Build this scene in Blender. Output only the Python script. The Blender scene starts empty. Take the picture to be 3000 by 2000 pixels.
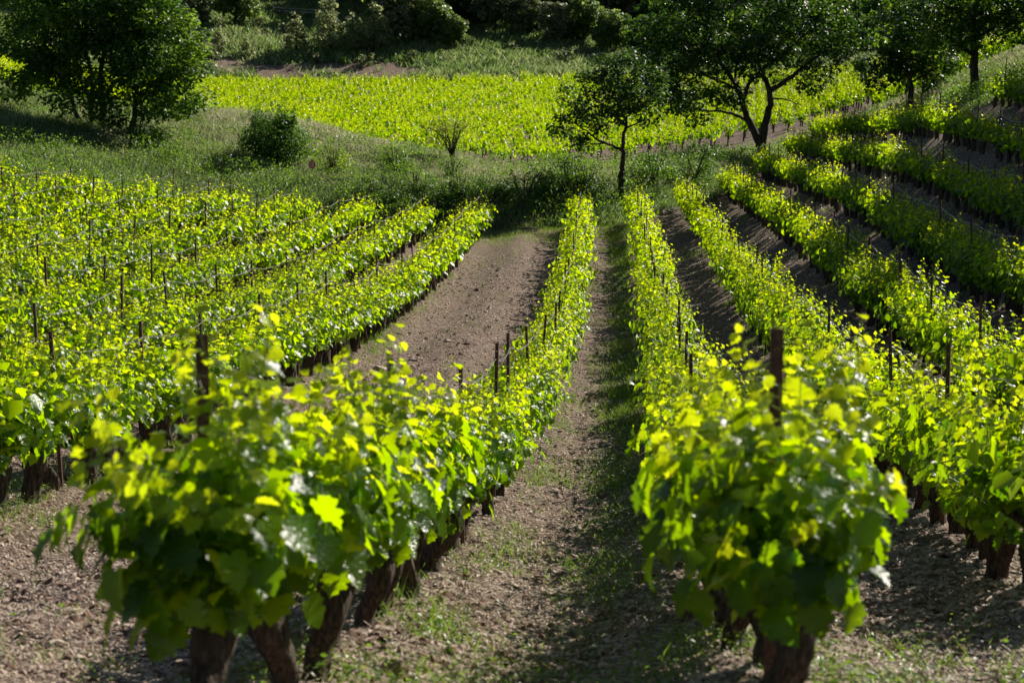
import bpy, math
import numpy as np
from math import radians, sin, cos, atan, tan, pi

scene = bpy.context.scene
RNG = np.random.default_rng(7)

# ------------------------------------------------------------------ camera
F = 5833.0                      # focal length in pixels of the 3000 px wide photograph (70 mm lens)
PITCH = atan(900.0 / F)         # the level line lies 900 px above the picture's middle
ZC = 12.0                       # eye height (world z of the lens)
cam_d = bpy.data.cameras.new('camera')
cam = bpy.data.objects.new('camera', cam_d)
scene.collection.objects.link(cam)
cam.location = (0, 0, ZC)
cam.rotation_euler = (pi / 2 - PITCH, 0, 0)
cam_d.lens = 70.0
cam_d.sensor_width = 36.0
cam_d.clip_start = 0.1
cam_d.clip_end = 3000
cam_d.dof.use_dof = True
cam_d.dof.focus_distance = 36.0
cam_d.dof.aperture_fstop = 3.4
scene.camera = cam

# ------------------------------------------------------------------ light
SUN_AZ = radians(43)            # measured from the view direction towards the right
SUN_EL = radians(33)
world = bpy.data.worlds.new('World')
scene.world = world
world.use_nodes = True
wn = world.node_tree
bg = wn.nodes['Background']
sky = wn.nodes.new('ShaderNodeTexSky')
sky.sky_type = 'NISHITA'
sky.sun_disc = False
sky.sun_elevation = SUN_EL
sky.sun_rotation = SUN_AZ
sky.air_density = 0.8
sky.dust_density = 0.3
wn.links.new(sky.outputs[0], bg.inputs['Color'])
bg.inputs['Strength'].default_value = 0.05

sd = bpy.data.lights.new('sun', 'SUN')
sd.energy = 5.0
sd.angle = radians(0.5)
sd.color = (1.0, 0.93, 0.82)
sun = bpy.data.objects.new('sun', sd)
scene.collection.objects.link(sun)
sun.location = (40, 40, 60)
# lamp shines along its -Z; its +Z must point at the sun
from mathutils import Vector, Matrix
sv = Vector((sin(SUN_AZ) * cos(SUN_EL), cos(SUN_AZ) * cos(SUN_EL), sin(SUN_EL)))
sun.rotation_euler = sv.to_track_quat('Z', 'Y').to_euler()

scene.view_settings.view_transform = 'Standard'
scene.view_settings.look = 'None'
scene.view_settings.gamma = 1.0
scene.view_settings.exposure = 0.55
scene.view_settings.use_curve_mapping = False
scene.cycles.max_bounces = 8
scene.cycles.transmission_bounces = 4
scene.cycles.diffuse_bounces = 2
scene.cycles.transparent_max_bounces = 4

# ------------------------------------------------------------------ small tools
def hash2(ix, iy, seed):
    h = (ix.astype(np.int64) * 374761393 + iy.astype(np.int64) * 668265263 + seed * 974711) & 0x7fffffff
    h = ((h ^ (h >> 13)) * 1274126177) & 0x7fffffff
    h = (h ^ (h >> 16)) & 0xffffff
    return h / float(0xffffff)

def vnoise(x, y, seed=0):
    x = np.asarray(x, float); y = np.asarray(y, float)
    ix = np.floor(x); iy = np.floor(y)
    fx = x - ix; fy = y - iy
    fx = fx * fx * (3 - 2 * fx); fy = fy * fy * (3 - 2 * fy)
    a = hash2(ix, iy, seed); b = hash2(ix + 1, iy, seed)
    c = hash2(ix, iy + 1, seed); d = hash2(ix + 1, iy + 1, seed)
    return (a * (1 - fx) + b * fx) * (1 - fy) + (c * (1 - fx) + d * fx) * fy

def fbm(x, y, seed=0, octv=4):
    s = 0; a = .5; t = 0
    for o in range(octv):
        s = s + a * vnoise(x * 2 ** o + 13.7 * o, y * 2 ** o + 7.1 * o, seed + o)
        t += a; a *= .5
    return s / t

def sstep(a, b, x):
    t = np.clip((x - a) / (b - a), 0, 1)
    return t * t * (3 - 2 * t)

def make_mesh(name, chunks, smooth=True):
    """chunks: list of dict(v=(n,3), f=(m,k), mat=int, rnd=(m,), age=(m,))"""
    me = bpy.data.meshes.new(name)
    nv = sum(len(c['v']) for c in chunks)
    co = np.concatenate([c['v'] for c in chunks]).astype(np.float32)
    loops = []; starts = []; tot = []; mats = []; rnd = []; age = []
    off = 0; ls = 0
    for c in chunks:
        f = np.asarray(c['f'], np.int64)
        m, k = f.shape
        loops.append((f + off).ravel())
        starts.append(ls + np.arange(m) * k)
        tot.append(np.full(m, k))
        mats.append(np.full(m, c.get('mat', 0)))
        rnd.append(c.get('rnd', np.zeros(m)) * np.ones(m))
        age.append(c.get('age', np.zeros(m)) * np.ones(m))
        off += len(c['v']); ls += m * k
    loops = np.concatenate(loops).astype(np.int32)
    starts = np.concatenate(starts).astype(np.int32)
    me.vertices.add(nv)
    me.vertices.foreach_set('co', co.ravel())
    me.loops.add(len(loops))
    me.loops.foreach_set('vertex_index', loops)
    me.polygons.add(len(starts))
    me.polygons.foreach_set('loop_start', starts)
    me.polygons.foreach_set('material_index', np.concatenate(mats).astype(np.int32))
    me.polygons.foreach_set('use_smooth', np.full(len(starts), smooth))
    a = me.attributes.new('rnd', 'FLOAT', 'FACE'); a.data.foreach_set('value', np.concatenate(rnd).astype(np.float32))
    a = me.attributes.new('age', 'FLOAT', 'FACE'); a.data.foreach_set('value', np.concatenate(age).astype(np.float32))
    me.update(calc_edges=True)
    me.validate()
    return me

def link(name, me, mats=None, parent=None):
    o = bpy.data.objects.new(name, me)
    scene.collection.objects.link(o)
    if mats is not None and me is not None and len(me.materials) == 0:
        for m in (mats if isinstance(mats, (list, tuple)) else [mats]):
            me.materials.append(m)
    if parent is not None:
        o.parent = parent
    return o

def tag(o, label=None, cat=None, group=None, kind=None):
    if label: o['label'] = label
    if cat: o['category'] = cat
    if group: o['group'] = group
    if kind: o['kind'] = kind
    return o

def empty(name, loc=(0, 0, 0), rz=0.0):
    o = bpy.data.objects.new(name, None)
    o.empty_display_size = 0.2
    scene.collection.objects.link(o)
    o.location = loc
    o.rotation_euler = (0, 0, rz)
    return o

def copy_tree(o, parent=None):
    c = o.copy()
    scene.collection.objects.link(c)
    if parent is not None:
        c.parent = parent
    for ch in [x for x in KIDS.get(o.name, [])]:
        copy_tree(ch, c)
    return c
KIDS = {}
def part(name, me, mats, parent):
    o = link(name, me, mats, parent)
    KIDS.setdefault(parent.name, []).append(o)
    return o

def tube(pts, rad, sides=6, rough=0.0, seed=0, cap=True):
    pts = np.asarray(pts, float); n = len(pts)
    rad = np.asarray(rad, float) * np.ones(n)
    t = np.gradient(pts, axis=0)
    t /= np.linalg.norm(t, axis=1, keepdims=True) + 1e-9
    ref = np.array([0.31, 0.95, 0.05]) if abs(t[:, 2]).mean() > .5 else np.array([0.05, 0.1, 1.0])
    u = np.cross(t, ref); u /= np.linalg.norm(u, axis=1, keepdims=True) + 1e-9
    w = np.cross(t, u)
    ang = np.arange(sides) * 2 * pi / sides
    r = rad[:, None] * np.ones((n, sides))
    if rough > 0:
        rr = np.random.default_rng(seed)
        lob = rr.uniform(0, 2 * pi, 3)
        zz = np.cumsum(np.r_[0, np.linalg.norm(np.diff(pts, axis=0), axis=1)])
        k = np.zeros((n, sides))
        for q, (fa, fz, am) in enumerate(((2, 5., .5), (3, 11., .4), (5, 4., .35))):
            k += am * np.sin(fa * ang[None, :] + lob[q] + fz * zz[:, None])
        k += rr.normal(0, .22, (n, sides))
        r = r * (1 + rough * k)
    v = pts[:, None, :] + r[..., None] * (np.cos(ang)[None, :, None] * u[:, None, :] + np.sin(ang)[None, :, None] * w[:, None, :])
    v = v.reshape(-1, 3)
    i = np.arange(n - 1)[:, None] * sides; j = np.arange(sides)[None, :]; j2 = (j + 1) % sides
    f = np.stack([i + j, i + j2, i + sides + j2, i + sides + j], -1).reshape(-1, 4)
    if cap:
        v = np.vstack([v, pts[-1] + t[-1] * rad[-1] * .5])
        # closing cap as degenerate-free quads is awkward: triangles returned separately
        top = (n - 1) * sides
        tri = np.stack([top + np.arange(sides), top + (np.arange(sides) + 1) % sides, np.full(sides, len(v) - 1)], -1)
        return v, f, tri
    return v, f, None

def tube_chunks(pts, rad, sides=6, mat=0, rough=0.0, seed=0, rnd=0.0, age=0.0):
    v, f, tri = tube(pts, rad, sides, rough, seed)
    out = [dict(v=v, f=f, mat=mat, rnd=rnd, age=age)]
    # triangles share the same vertices: duplicate them for simplicity
    out.append(dict(v=v[tri].reshape(-1, 3), f=np.arange(len(tri) * 3).reshape(-1, 3), mat=mat, rnd=rnd, age=age))
    return out

def smooth_path(pts, n=12):
    pts = np.asarray(pts, float)
    t = np.linspace(0, 1, len(pts))
    tt = np.linspace(0, 1, n)
    out = np.stack([np.interp(tt, t, pts[:, k]) for k in range(3)], -1)
    for _ in range(2):
        out[1:-1] = .25 * out[:-2] + .5 * out[1:-1] + .25 * out[2:]
    return out

def norm(a):
    return a / (np.linalg.norm(a, axis=-1, keepdims=True) + 1e-9)

def frames(nrm, tip):
    """rotation matrices whose columns are side, tip, normal"""
    n = norm(nrm)
    t = tip - (tip * n).sum(-1, keepdims=True) * n
    t = norm(t)
    s = np.cross(t, n)
    return np.stack([s, t, n], -1)

def scatter(tv, tf, pos, R, scale, rnd, age=None, mat=0):
    n = len(pos); k = len(tv)
    sc = np.asarray(scale)
    if sc.ndim == 1: sc = sc[:, None] * np.ones((1, 3))
    v = tv[None] * sc[:, None, :]
    v = np.einsum('nij,nkj->nki', R, v) + pos[:, None, :]
    f = (tf[None] + (np.arange(n) * k)[:, None, None]).reshape(-1, tf.shape[1])
    rn = np.repeat(rnd, len(tf))
    ag = np.repeat(age if age is not None else np.zeros(n), len(tf))
    return dict(v=v.reshape(-1, 3), f=f, mat=mat, rnd=rn, age=ag)

# leaf templates ------------------------------------------------------
_half = [(0.10, -0.06), (0.24, -0.08), (0.33, 0.00), (0.44, 0.04), (0.43, 0.16), (0.53, 0.26), (0.47, 0.34), (0.36, 0.40),
         (0.45, 0.52), (0.42, 0.62), (0.34, 0.62), (0.24, 0.66), (0.22, 0.78), (0.12, 0.86)]
_out = [(0.0, 0.05)] + _half + [(0.0, 1.0)] + [(-x, y) for x, y in _half[::-1]]
def leaf_hi(seed):
    r = np.random.default_rng(seed)
    o = np.array(_out) * 1.0
    o[1:, :] += r.normal(0, .012, (len(o) - 1, 2))
    mid = np.array([[0, .18], [0, .42], [0, .7]])
    p = np.vstack([o, mid])
    fold = r.uniform(.08, .38); bend = r.uniform(.1, .5)
    z = fold * np.abs(p[:, 0]) - bend * (p[:, 1] - .3) ** 2 + .04 * np.sin(9 * p[:, 0] + r.uniform(0, 6)) * np.abs(p[:, 0]) * 2 + r.normal(0, .012, len(p))
    v = np.column_stack([p, z])
    n = len(o); m0, m1, m2 = n, n + 1, n + 2
    h = len(_half)
    tri = []
    def mids(y): return m0 if y < .22 else (m1 if y < .60 else m2)
    for i in range(n):
        j = (i + 1) % n
        a, b = mids(p[i, 1]), mids(p[j, 1])
        tri.append((i, j, a))
        if a != b:
            tri.append((j, b, a))
    return v, np.array(tri)
LEAF_HI = [leaf_hi(s) for s in range(5)]
LEAF_LO = (np.array([(0, 0, 0), (.42, .02, .10), (.46, .6, .10), (0, 1, -.08), (-.46, .6, .10), (-.42, .02, .10)], float),
           np.array([(0, 1, 2, 3), (0, 3, 4, 5)]))
LEAF_OVAL = (np.array([(0, 0, 0), (.28, .35, .05), (0, 1, -.05), (-.28, .35, .05)], float), np.array([(0, 1, 2, 3)]))
QUAD = (np.array([(-.5, 0, 0), (.5, .1, .06), (.4, 1, 0), (-.45, .85, .08)], float), np.array([(0, 1, 2, 3)]))

# ------------------------------------------------------------------ terrain
def ydrop(y, d):
    return tan(PITCH + atan((y - 1000.0) / F)) * d

Y = 'y'
# column position (photo x), then 16 knots (distance, drop below the eye or ('y', photo row))
COLS = [
 (-900, [(3,2.1),(8.3,3.1),(14,4.1),(20,4.7),(30,5.2),(45,5.2),(60,4.6),(72,4.0),(80,2.8),(100,.8),(150,1.5),(200,1.2),(250,0),(268,-4),(320,-14),(460,-50)]),
 (0,    [(3,2.1),(8.3,3.1),(14,4.2),(20,4.95),(30,5.9),(45,6.4),(60,6.3),(76,(Y,580)),(82,(Y,468)),(100,(Y,262)),(150,(Y,248)),(200,(Y,215)),(250,(Y,192)),(268,(Y,120)),(320,(Y,-20)),(460,(Y,-500))]),
 (400,  [(3,2.1),(8.3,3.1),(14,4.2),(20,5.05),(30,6.0),(45,6.75),(60,6.95),(80,(Y,612)),(86,(Y,505)),(101,(Y,318)),(150,7.2),(205,6.9),(256,(Y,245)),(271,(Y,150)),(322,(Y,-20)),(460,(Y,-500))]),
 (800,  [(3,2.1),(8.3,3.1),(14,4.2),(20,5.1),(30,6.15),(45,7.15),(60,7.6),(84,(Y,655)),(88,(Y,540)),(102,(Y,352)),(150,8.6),(205,(Y,352)),(262,(Y,256)),(275,(Y,162)),(322,(Y,-20)),(460,(Y,-500))]),
 (1200, [(3,2.1),(8.3,3.05),(14,4.2),(20,5.15),(30,6.3),(45,7.45),(60,8.0),(88,(Y,678)),(90,(Y,560)),(100,(Y,438)),(148,(Y,480)),(205,(Y,348)),(262,(Y,253)),(277,(Y,165)),(322,(Y,-20)),(460,(Y,-500))]),
 (1500, [(3,2.1),(8.3,3.04),(14,4.25),(20,5.2),(30,6.4),(45,7.65),(60,8.25),(88,(Y,658)),(89.4,(Y,538)),(98,(Y,512)),(146,(Y,492)),(205,(Y,346)),(260,(Y,245)),(282,(Y,152)),(325,(Y,-20)),(460,(Y,-500))]),
 (1800, [(3,2.1),(8.3,3.04),(14,4.25),(20,5.2),(30,6.35),(45,7.55),(60,8.2),(89,(Y,652)),(90.6,(Y,528)),(100,(Y,495)),(146,(Y,478)),(205,(Y,342)),(258,(Y,243)),(278,(Y,192)),(325,(Y,40)),(460,(Y,-400))]),
 (2100, [(3,2.1),(8.3,3.04),(14,4.22),(20,5.15),(30,6.3),(45,7.35),(60,7.8),(98,(Y,590)),(100.5,(Y,492)),(114,(Y,462)),(146,(Y,438)),(205,(Y,325)),(254,(Y,236)),(276,(Y,190)),(325,(Y,60)),(460,(Y,-400))]),
 (2250, [(3,2.1),(8.3,3.04),(14,4.22),(20,5.12),(30,6.2),(45,7.1),(60,7.3),(110,(Y,505)),(113,(Y,480)),(122,(Y,450)),(146,(Y,404)),(205,(Y,310)),(252,(Y,232)),(274,(Y,180)),(325,(Y,40)),(460,(Y,-400))]),
 (2400, [(3,2.1),(8.3,3.04),(14,4.2),(20,5.1),(30,6.15),(45,6.85),(60,6.85),(126,(Y,395)),(131,(Y,388)),(136,(Y,380)),(146,(Y,365)),(200,(Y,285)),(248,(Y,226)),(272,(Y,170)),(325,(Y,20)),(460,(Y,-400))]),
 (2700, [(3,2.1),(8.3,3.05),(14,4.2),(20,5.05),(30,6.1),(45,6.45),(60,6.1),(90,(Y,352)),(95,(Y,330)),(108,(Y,283)),(146,(Y,268)),(195,(Y,225)),(245,(Y,192)),(268,(Y,130)),(325,(Y,-20)),(460,(Y,-500))]),
 (3000, [(3,2.1),(8.3,3.1),(14,4.2),(20,5.05),(30,6.0),(45,5.8),(60,4.9),(80,(Y,268)),(85,(Y,238)),(98,(Y,152)),(146,(Y,152)),(190,(Y,145)),(245,(Y,125)),(265,(Y,40)),(325,(Y,-100)),(460,(Y,-500))]),
 (3900, [(3,2.1),(8.3,3.0),(14,3.9),(20,4.4),(30,4.4),(45,3.2),(60,1.2),(74,-1.5),(84,-4),(98,-6),(146,-9),(190,-12),(245,-16),(265,-20),(325,-30),(460,-60)]),
]
CS = np.array([(c[0] - 1500) / F for c in COLS])
CD = np.array([[k[0] for k in c[1]] for c in COLS], float)
CZ = np.array([[(ydrop(k[1][1], k[0]) if isinstance(k[1], tuple) else k[1]) for k in c[1]] for c in COLS], float)
NK = CD.shape[1]

def zlin(X, D):
    X = np.asarray(X, float); D = np.asarray(D, float)
    Dc = np.maximum(D, 3.0)
    s = np.clip(X / np.maximum(D, 6.0), CS[0], CS[-1])
    z = np.zeros(X.shape)
    dk = [np.interp(s, CS, CD[:, k]) for k in range(NK)]
    zk = [np.interp(s, CS, CZ[:, k]) for k in range(NK)]
    z = zk[0] + 0 * s
    for k in range(NK - 1):
        t = np.clip((Dc - dk[k]) / (dk[k + 1] - dk[k]), 0, 1)
        z = np.where(Dc >= dk[k], zk[k] * (1 - t) + zk[k + 1] * t, z)
    return z

def knot(k, X, D):
    s = np.clip(np.asarray(X, float) / np.maximum(D, 6.0), CS[0], CS[-1])
    return np.interp(s, CS, CD[:, k])

def xb(d):                       # lateral position of row B (first row right of the aisle)
    return 0.55 + 0.0745 * d - 0.00022 * d * d
PITCHROW = 2.4

def ground(X, D):
    """world z of the ground"""
    X = np.asarray(X, float); D = np.asarray(D, float)
    h = np.clip(.012 * D, .2, 1.6)
    z = 0
    for a, w in ((-1, .25), (0, .5), (1, .25)):
        for b, w2 in ((-1.2, .25), (0, .5), (1.2, .25)):
            z = z + w * w2 * zlin(X + a * h * .8, D + b * h)
    # low ridge of earth under each near row
    u = (X - xb(D)) / PITCHROW
    fld = field_near(X, D)
    ridge = .09 * np.cos(2 * pi * u) * fld
    und = (fbm(X / 7.0, D / 7.0, 5, 3) - .5) * .7 * (1 - fld) * sstep(60, 80, D) * (1 - field_far(X, D))
    return ZC - z + ridge + und

def field_near(X, D):
    d7 = knot(7, X, D)
    u = (X - xb(D)) / PITCHROW
    return (1 - sstep(-2.5, .3, D - d7)) * sstep(-22, -20, u) * (1 - sstep(12, 14, u)) * sstep(2, 4, D)

def field_far(X, D):
    d10 = knot(10, X, D) - 14; d12 = knot(12, X, D)
    return sstep(0, 4, D - d10) * (1 - sstep(-1, 3, D - d12))

def at(px, py, d):
    """lateral position of the ground point seen in photo column px at distance d"""
    drop = tan(PITCH + atan((py - 1000.0) / F)) * d
    return (px - 1500.0) / F * (d * cos(PITCH) + drop * sin(PITCH))

# ------------------------------------------------------------------ materials
def new_mat(name):
    m = bpy.data.materials.new(name); m.use_nodes = True
    nt = m.node_tree; nt.nodes.clear()
    return m, nt
def N(nt, t, **kw):
    n = nt.nodes.new(t)
    for k, v in kw.items(): setattr(n, k, v)
    return n
def ramp(nt, fac, stops):
    r = nt.nodes.new('ShaderNodeValToRGB')
    el = r.color_ramp.elements
    while len(el) < len(stops): el.new(.5)
    for e, (p, c) in zip(el, stops):
        e.position = p; e.color = (*c, 1)
    nt.links.new(fac, r.inputs[0])
    return r.outputs[0]
def mix(nt, fac, a, b, mode='MIX'):
    m = nt.nodes.new('ShaderNodeMix'); m.data_type = 'RGBA'; m.blend_type = mode
    for s, v in ((m.inputs[0], fac), (m.inputs[6], a), (m.inputs[7], b)):
        if hasattr(v, 'is_output') or isinstance(v, bpy.types.NodeSocket): nt.links.new(v, s)
        elif isinstance(v, tuple): s.default_value = (*v, 1)
        else: s.default_value = v
    return m.outputs[2]

def leaf_mat(name, refl, trans, tfac=.5, rough=.38, spec=.5, bump=0.0):
    """refl, trans: colour stops over age(0 old..1 young)"""
    m, nt = new_mat(name)
    L = nt.links
    out = N(nt, 'ShaderNodeOutputMaterial')
    ag = N(nt, 'ShaderNodeAttribute', attribute_name='age')
    rn = N(nt, 'ShaderNodeAttribute', attribute_name='rnd')
    add = N(nt, 'ShaderNodeMath', operation='MULTIPLY_ADD'); add.inputs[1].default_value = .35; 
    L.new(rn.outputs['Fac'], add.inputs[0]); L.new(ag.outputs['Fac'], add.inputs[2])
    c1 = ramp(nt, add.outputs[0], refl); c2 = ramp(nt, add.outputs[0], trans)
    # brightness scatter between leaves
    mul = N(nt, 'ShaderNodeMath', operation='MULTIPLY_ADD'); mul.inputs[1].default_value = .6; mul.inputs[2].default_value = .7
    L.new(rn.outputs['Fac'], mul.inputs[0])
    hs = N(nt, 'ShaderNodeHueSaturation'); L.new(mul.outputs[0], hs.inputs['Value']); L.new(c1, hs.inputs['Color'])
    hs2 = N(nt, 'ShaderNodeHueSaturation'); L.new(mul.outputs[0], hs2.inputs['Value']); L.new(c2, hs2.inputs['Color'])
    p = N(nt, 'ShaderNodeBsdfPrincipled')
    L.new(hs.outputs[0], p.inputs['Base Color'])
    p.inputs['Roughness'].default_value = rough
    p.inputs['Specular IOR Level'].default_value = spec
    t = N(nt, 'ShaderNodeBsdfTranslucent'); L.new(hs2.outputs[0], t.inputs['Color'])
    if bump:
        tc = N(nt, 'ShaderNodeTexCoord')
        no = N(nt, 'ShaderNodeTexNoise'); no.inputs['Scale'].default_value = 45
        L.new(tc.outputs['Object'], no.inputs['Vector'])
        b = N(nt, 'ShaderNodeBump'); b.inputs['Strength'].default_value = bump; b.inputs['Distance'].default_value = .01
        L.new(no.outputs['Fac'], b.inputs['Height'])
        L.new(b.outputs[0], p.inputs['Normal'])
    ms = N(nt, 'ShaderNodeMixShader'); ms.inputs[0].default_value = tfac
    L.new(p.outputs[0], ms.inputs[1]); L.new(t.outputs[0], ms.inputs[2])
    L.new(ms.outputs[0], out.inputs[0])
    return m

M_VINE = leaf_mat('vine_leaf',
    [(0, (.018, .065, .006)), (.5, (.045, .115, .006)), (1, (.17, .24, .012))],
    [(0, (.14, .37, .0)), (.3, (.44, .68, .0)), (.65, (.64, .82, .0)), (1, (.80, .88, .01))], tfac=.58, rough=.30, spec=.45, bump=.6)  # besides leaf age, the stops carry painted contrast of shaded core and sunlit tips
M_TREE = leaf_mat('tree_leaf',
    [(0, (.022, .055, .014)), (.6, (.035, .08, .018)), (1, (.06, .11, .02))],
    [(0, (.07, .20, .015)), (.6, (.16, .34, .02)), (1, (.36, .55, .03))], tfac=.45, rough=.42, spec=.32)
M_OLIVE = leaf_mat('grey_leaf',
    [(0, (.075, .10, .045)), (1, (.19, .21, .10))],
    [(0, (.15, .22, .06)), (1, (.32, .38, .12))], tfac=.4, rough=.45, spec=.4)
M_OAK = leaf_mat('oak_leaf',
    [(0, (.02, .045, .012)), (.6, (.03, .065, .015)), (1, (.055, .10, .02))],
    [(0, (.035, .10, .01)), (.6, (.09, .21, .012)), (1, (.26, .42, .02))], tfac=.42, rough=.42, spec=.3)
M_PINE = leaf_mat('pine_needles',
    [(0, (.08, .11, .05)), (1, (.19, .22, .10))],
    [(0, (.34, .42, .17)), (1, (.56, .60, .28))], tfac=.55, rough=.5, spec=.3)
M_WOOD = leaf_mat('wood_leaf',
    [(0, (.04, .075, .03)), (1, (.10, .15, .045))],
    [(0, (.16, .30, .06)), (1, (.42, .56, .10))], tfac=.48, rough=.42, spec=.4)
M_LIME = leaf_mat('lime_leaf',
    [(0, (.05, .11, .015)), (1, (.12, .2, .02))],
    [(0, (.25, .45, .02)), (1, (.5, .6, .03))], tfac=.5, rough=.36, spec=.4)
M_GRASS = leaf_mat('grass_blade',
    [(0, (.05, .10, .03)), (.4, (.12, .17, .055)), (.7, (.27, .28, .15)), (1, (.48, .44, .30))],
    [(0, (.12, .30, .04)), (.4, (.27, .40, .09)), (.7, (.42, .45, .21)), (1, (.56, .53, .33))], tfac=.45, rough=.45, spec=.35)
M_WEED = leaf_mat('weed_leaf',
    [(0, (.04, .10, .02)), (.7, (.08, .15, .03)), (1, (.2, .19, .08))],
    [(0, (.16, .36, .02)), (.7, (.28, .45, .03)), (1, (.35, .35, .12))], tfac=.45, rough=.4, spec=.4)

def bark_mat(name, c0, c1, scale=30):
    m, nt = new_mat(name); L = nt.links
    out = N(nt, 'ShaderNodeOutputMaterial'); p = N(nt, 'ShaderNodeBsdfPrincipled')
    tc = N(nt, 'ShaderNodeTexCoord'); mp = N(nt, 'ShaderNodeMapping'); mp.inputs['Scale'].default_value = (1, 1, .22)
    L.new(tc.outputs['Object'], mp.inputs['Vector'])
    n1 = N(nt, 'ShaderNodeTexNoise'); n1.inputs['Scale'].default_value = scale; n1.inputs['Detail'].default_value = 6; n1.inputs['Distortion'].default_value = .6
    L.new(mp.outputs[0], n1.inputs['Vector'])
    c = ramp(nt, n1.outputs['Fac'], [(.3, c0), (.52, tuple(.5 * (a + b) for a, b in zip(c0, c1))), (.72, c1)])
    L.new(c, p.inputs['Base Color']); p.inputs['Roughness'].default_value = .9
    p.inputs['Specular IOR Level'].default_value = .2
    b = N(nt, 'ShaderNodeBump'); b.inputs['Strength'].default_value = 1.0; b.inputs['Distance'].default_value = .035
    L.new(n1.outputs['Fac'], b.inputs['Height']); L.new(b.outputs[0], p.inputs['Normal'])
    L.new(p.outputs[0], out.inputs[0])
    return m
M_VBARK = bark_mat('vine_bark', (.016, .012, .009), (.135, .10, .075), 40)
M_TBARK = bark_mat('tree_bark', (.02, .016, .012), (.09, .075, .06), 9)

def plain_mat(name, col, rough=.6, metal=0, c2=None, scale=20, bump=.3, spec=.5):
    m, nt = new_mat(name); L = nt.links
    out = N(nt, 'ShaderNodeOutputMaterial'); p = N(nt, 'ShaderNodeBsdfPrincipled')
    p.inputs['Roughness'].default_value = rough; p.inputs['Metallic'].default_value = metal
    p.inputs['Specular IOR Level'].default_value = spec
    if c2:
        tc = N(nt, 'ShaderNodeTexCoord'); n1 = N(nt, 'ShaderNodeTexNoise'); n1.inputs['Scale'].default_value = scale; n1.inputs['Detail'].default_value = 5
        L.new(tc.outputs['Object'], n1.inputs['Vector'])
        L.new(ramp(nt, n1.outputs['Fac'], [(.35, col), (.65, c2)]), p.inputs['Base Color'])
        b = N(nt, 'ShaderNodeBump'); b.inputs['Strength'].default_value = bump; b.inputs['Distance'].default_value = .004
        L.new(n1.outputs['Fac'], b.inputs['Height']); L.new(b.outputs[0], p.inputs['Normal'])
    else:
        p.inputs['Base Color'].default_value = (*col, 1)
    L.new(p.outputs[0], out.inputs[0])
    return m
M_STEM = leaf_mat('shoot_stem', [(0, (.13, .20, .04)), (1, (.25, .33, .06))], [(0, (.3, .42, .05)), (1, (.5, .6, .08))], tfac=.25, rough=.35)
M_RUST = plain_mat('rusted_steel', (.05, .022, .014), .75, .0, (.13, .055, .032), 35, .5)
M_WIRE = plain_mat('galvanised_wire', (.30, .29, .27), .42, .6, (.18, .15, .13), 60)
M_STONE = plain_mat('limestone_chip', (.26, .17, .12), .8, 0, (.58, .46, .37), 9, .4)
M_TWIG = plain_mat('dry_twig', (.26, .20, .15), .8, 0, (.42, .36, .29), 30, .4)
M_CLOD = plain_mat('earth_clod', (.11, .062, .042), .95, 0, (.27, .18, .13), 22, .6, .15)
M_STRAW = plain_mat('dry_straw', (.30, .23, .16), .7, 0, (.60, .51, .38), 14, .1)
M_RED = plain_mat('red_enamel', (.62, .02, .02), .4)
M_WHITE = plain_mat('white_enamel', (.75, .75, .72), .5)
M_POLE = plain_mat('dark_metal', (.04, .035, .03), .6)

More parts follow.
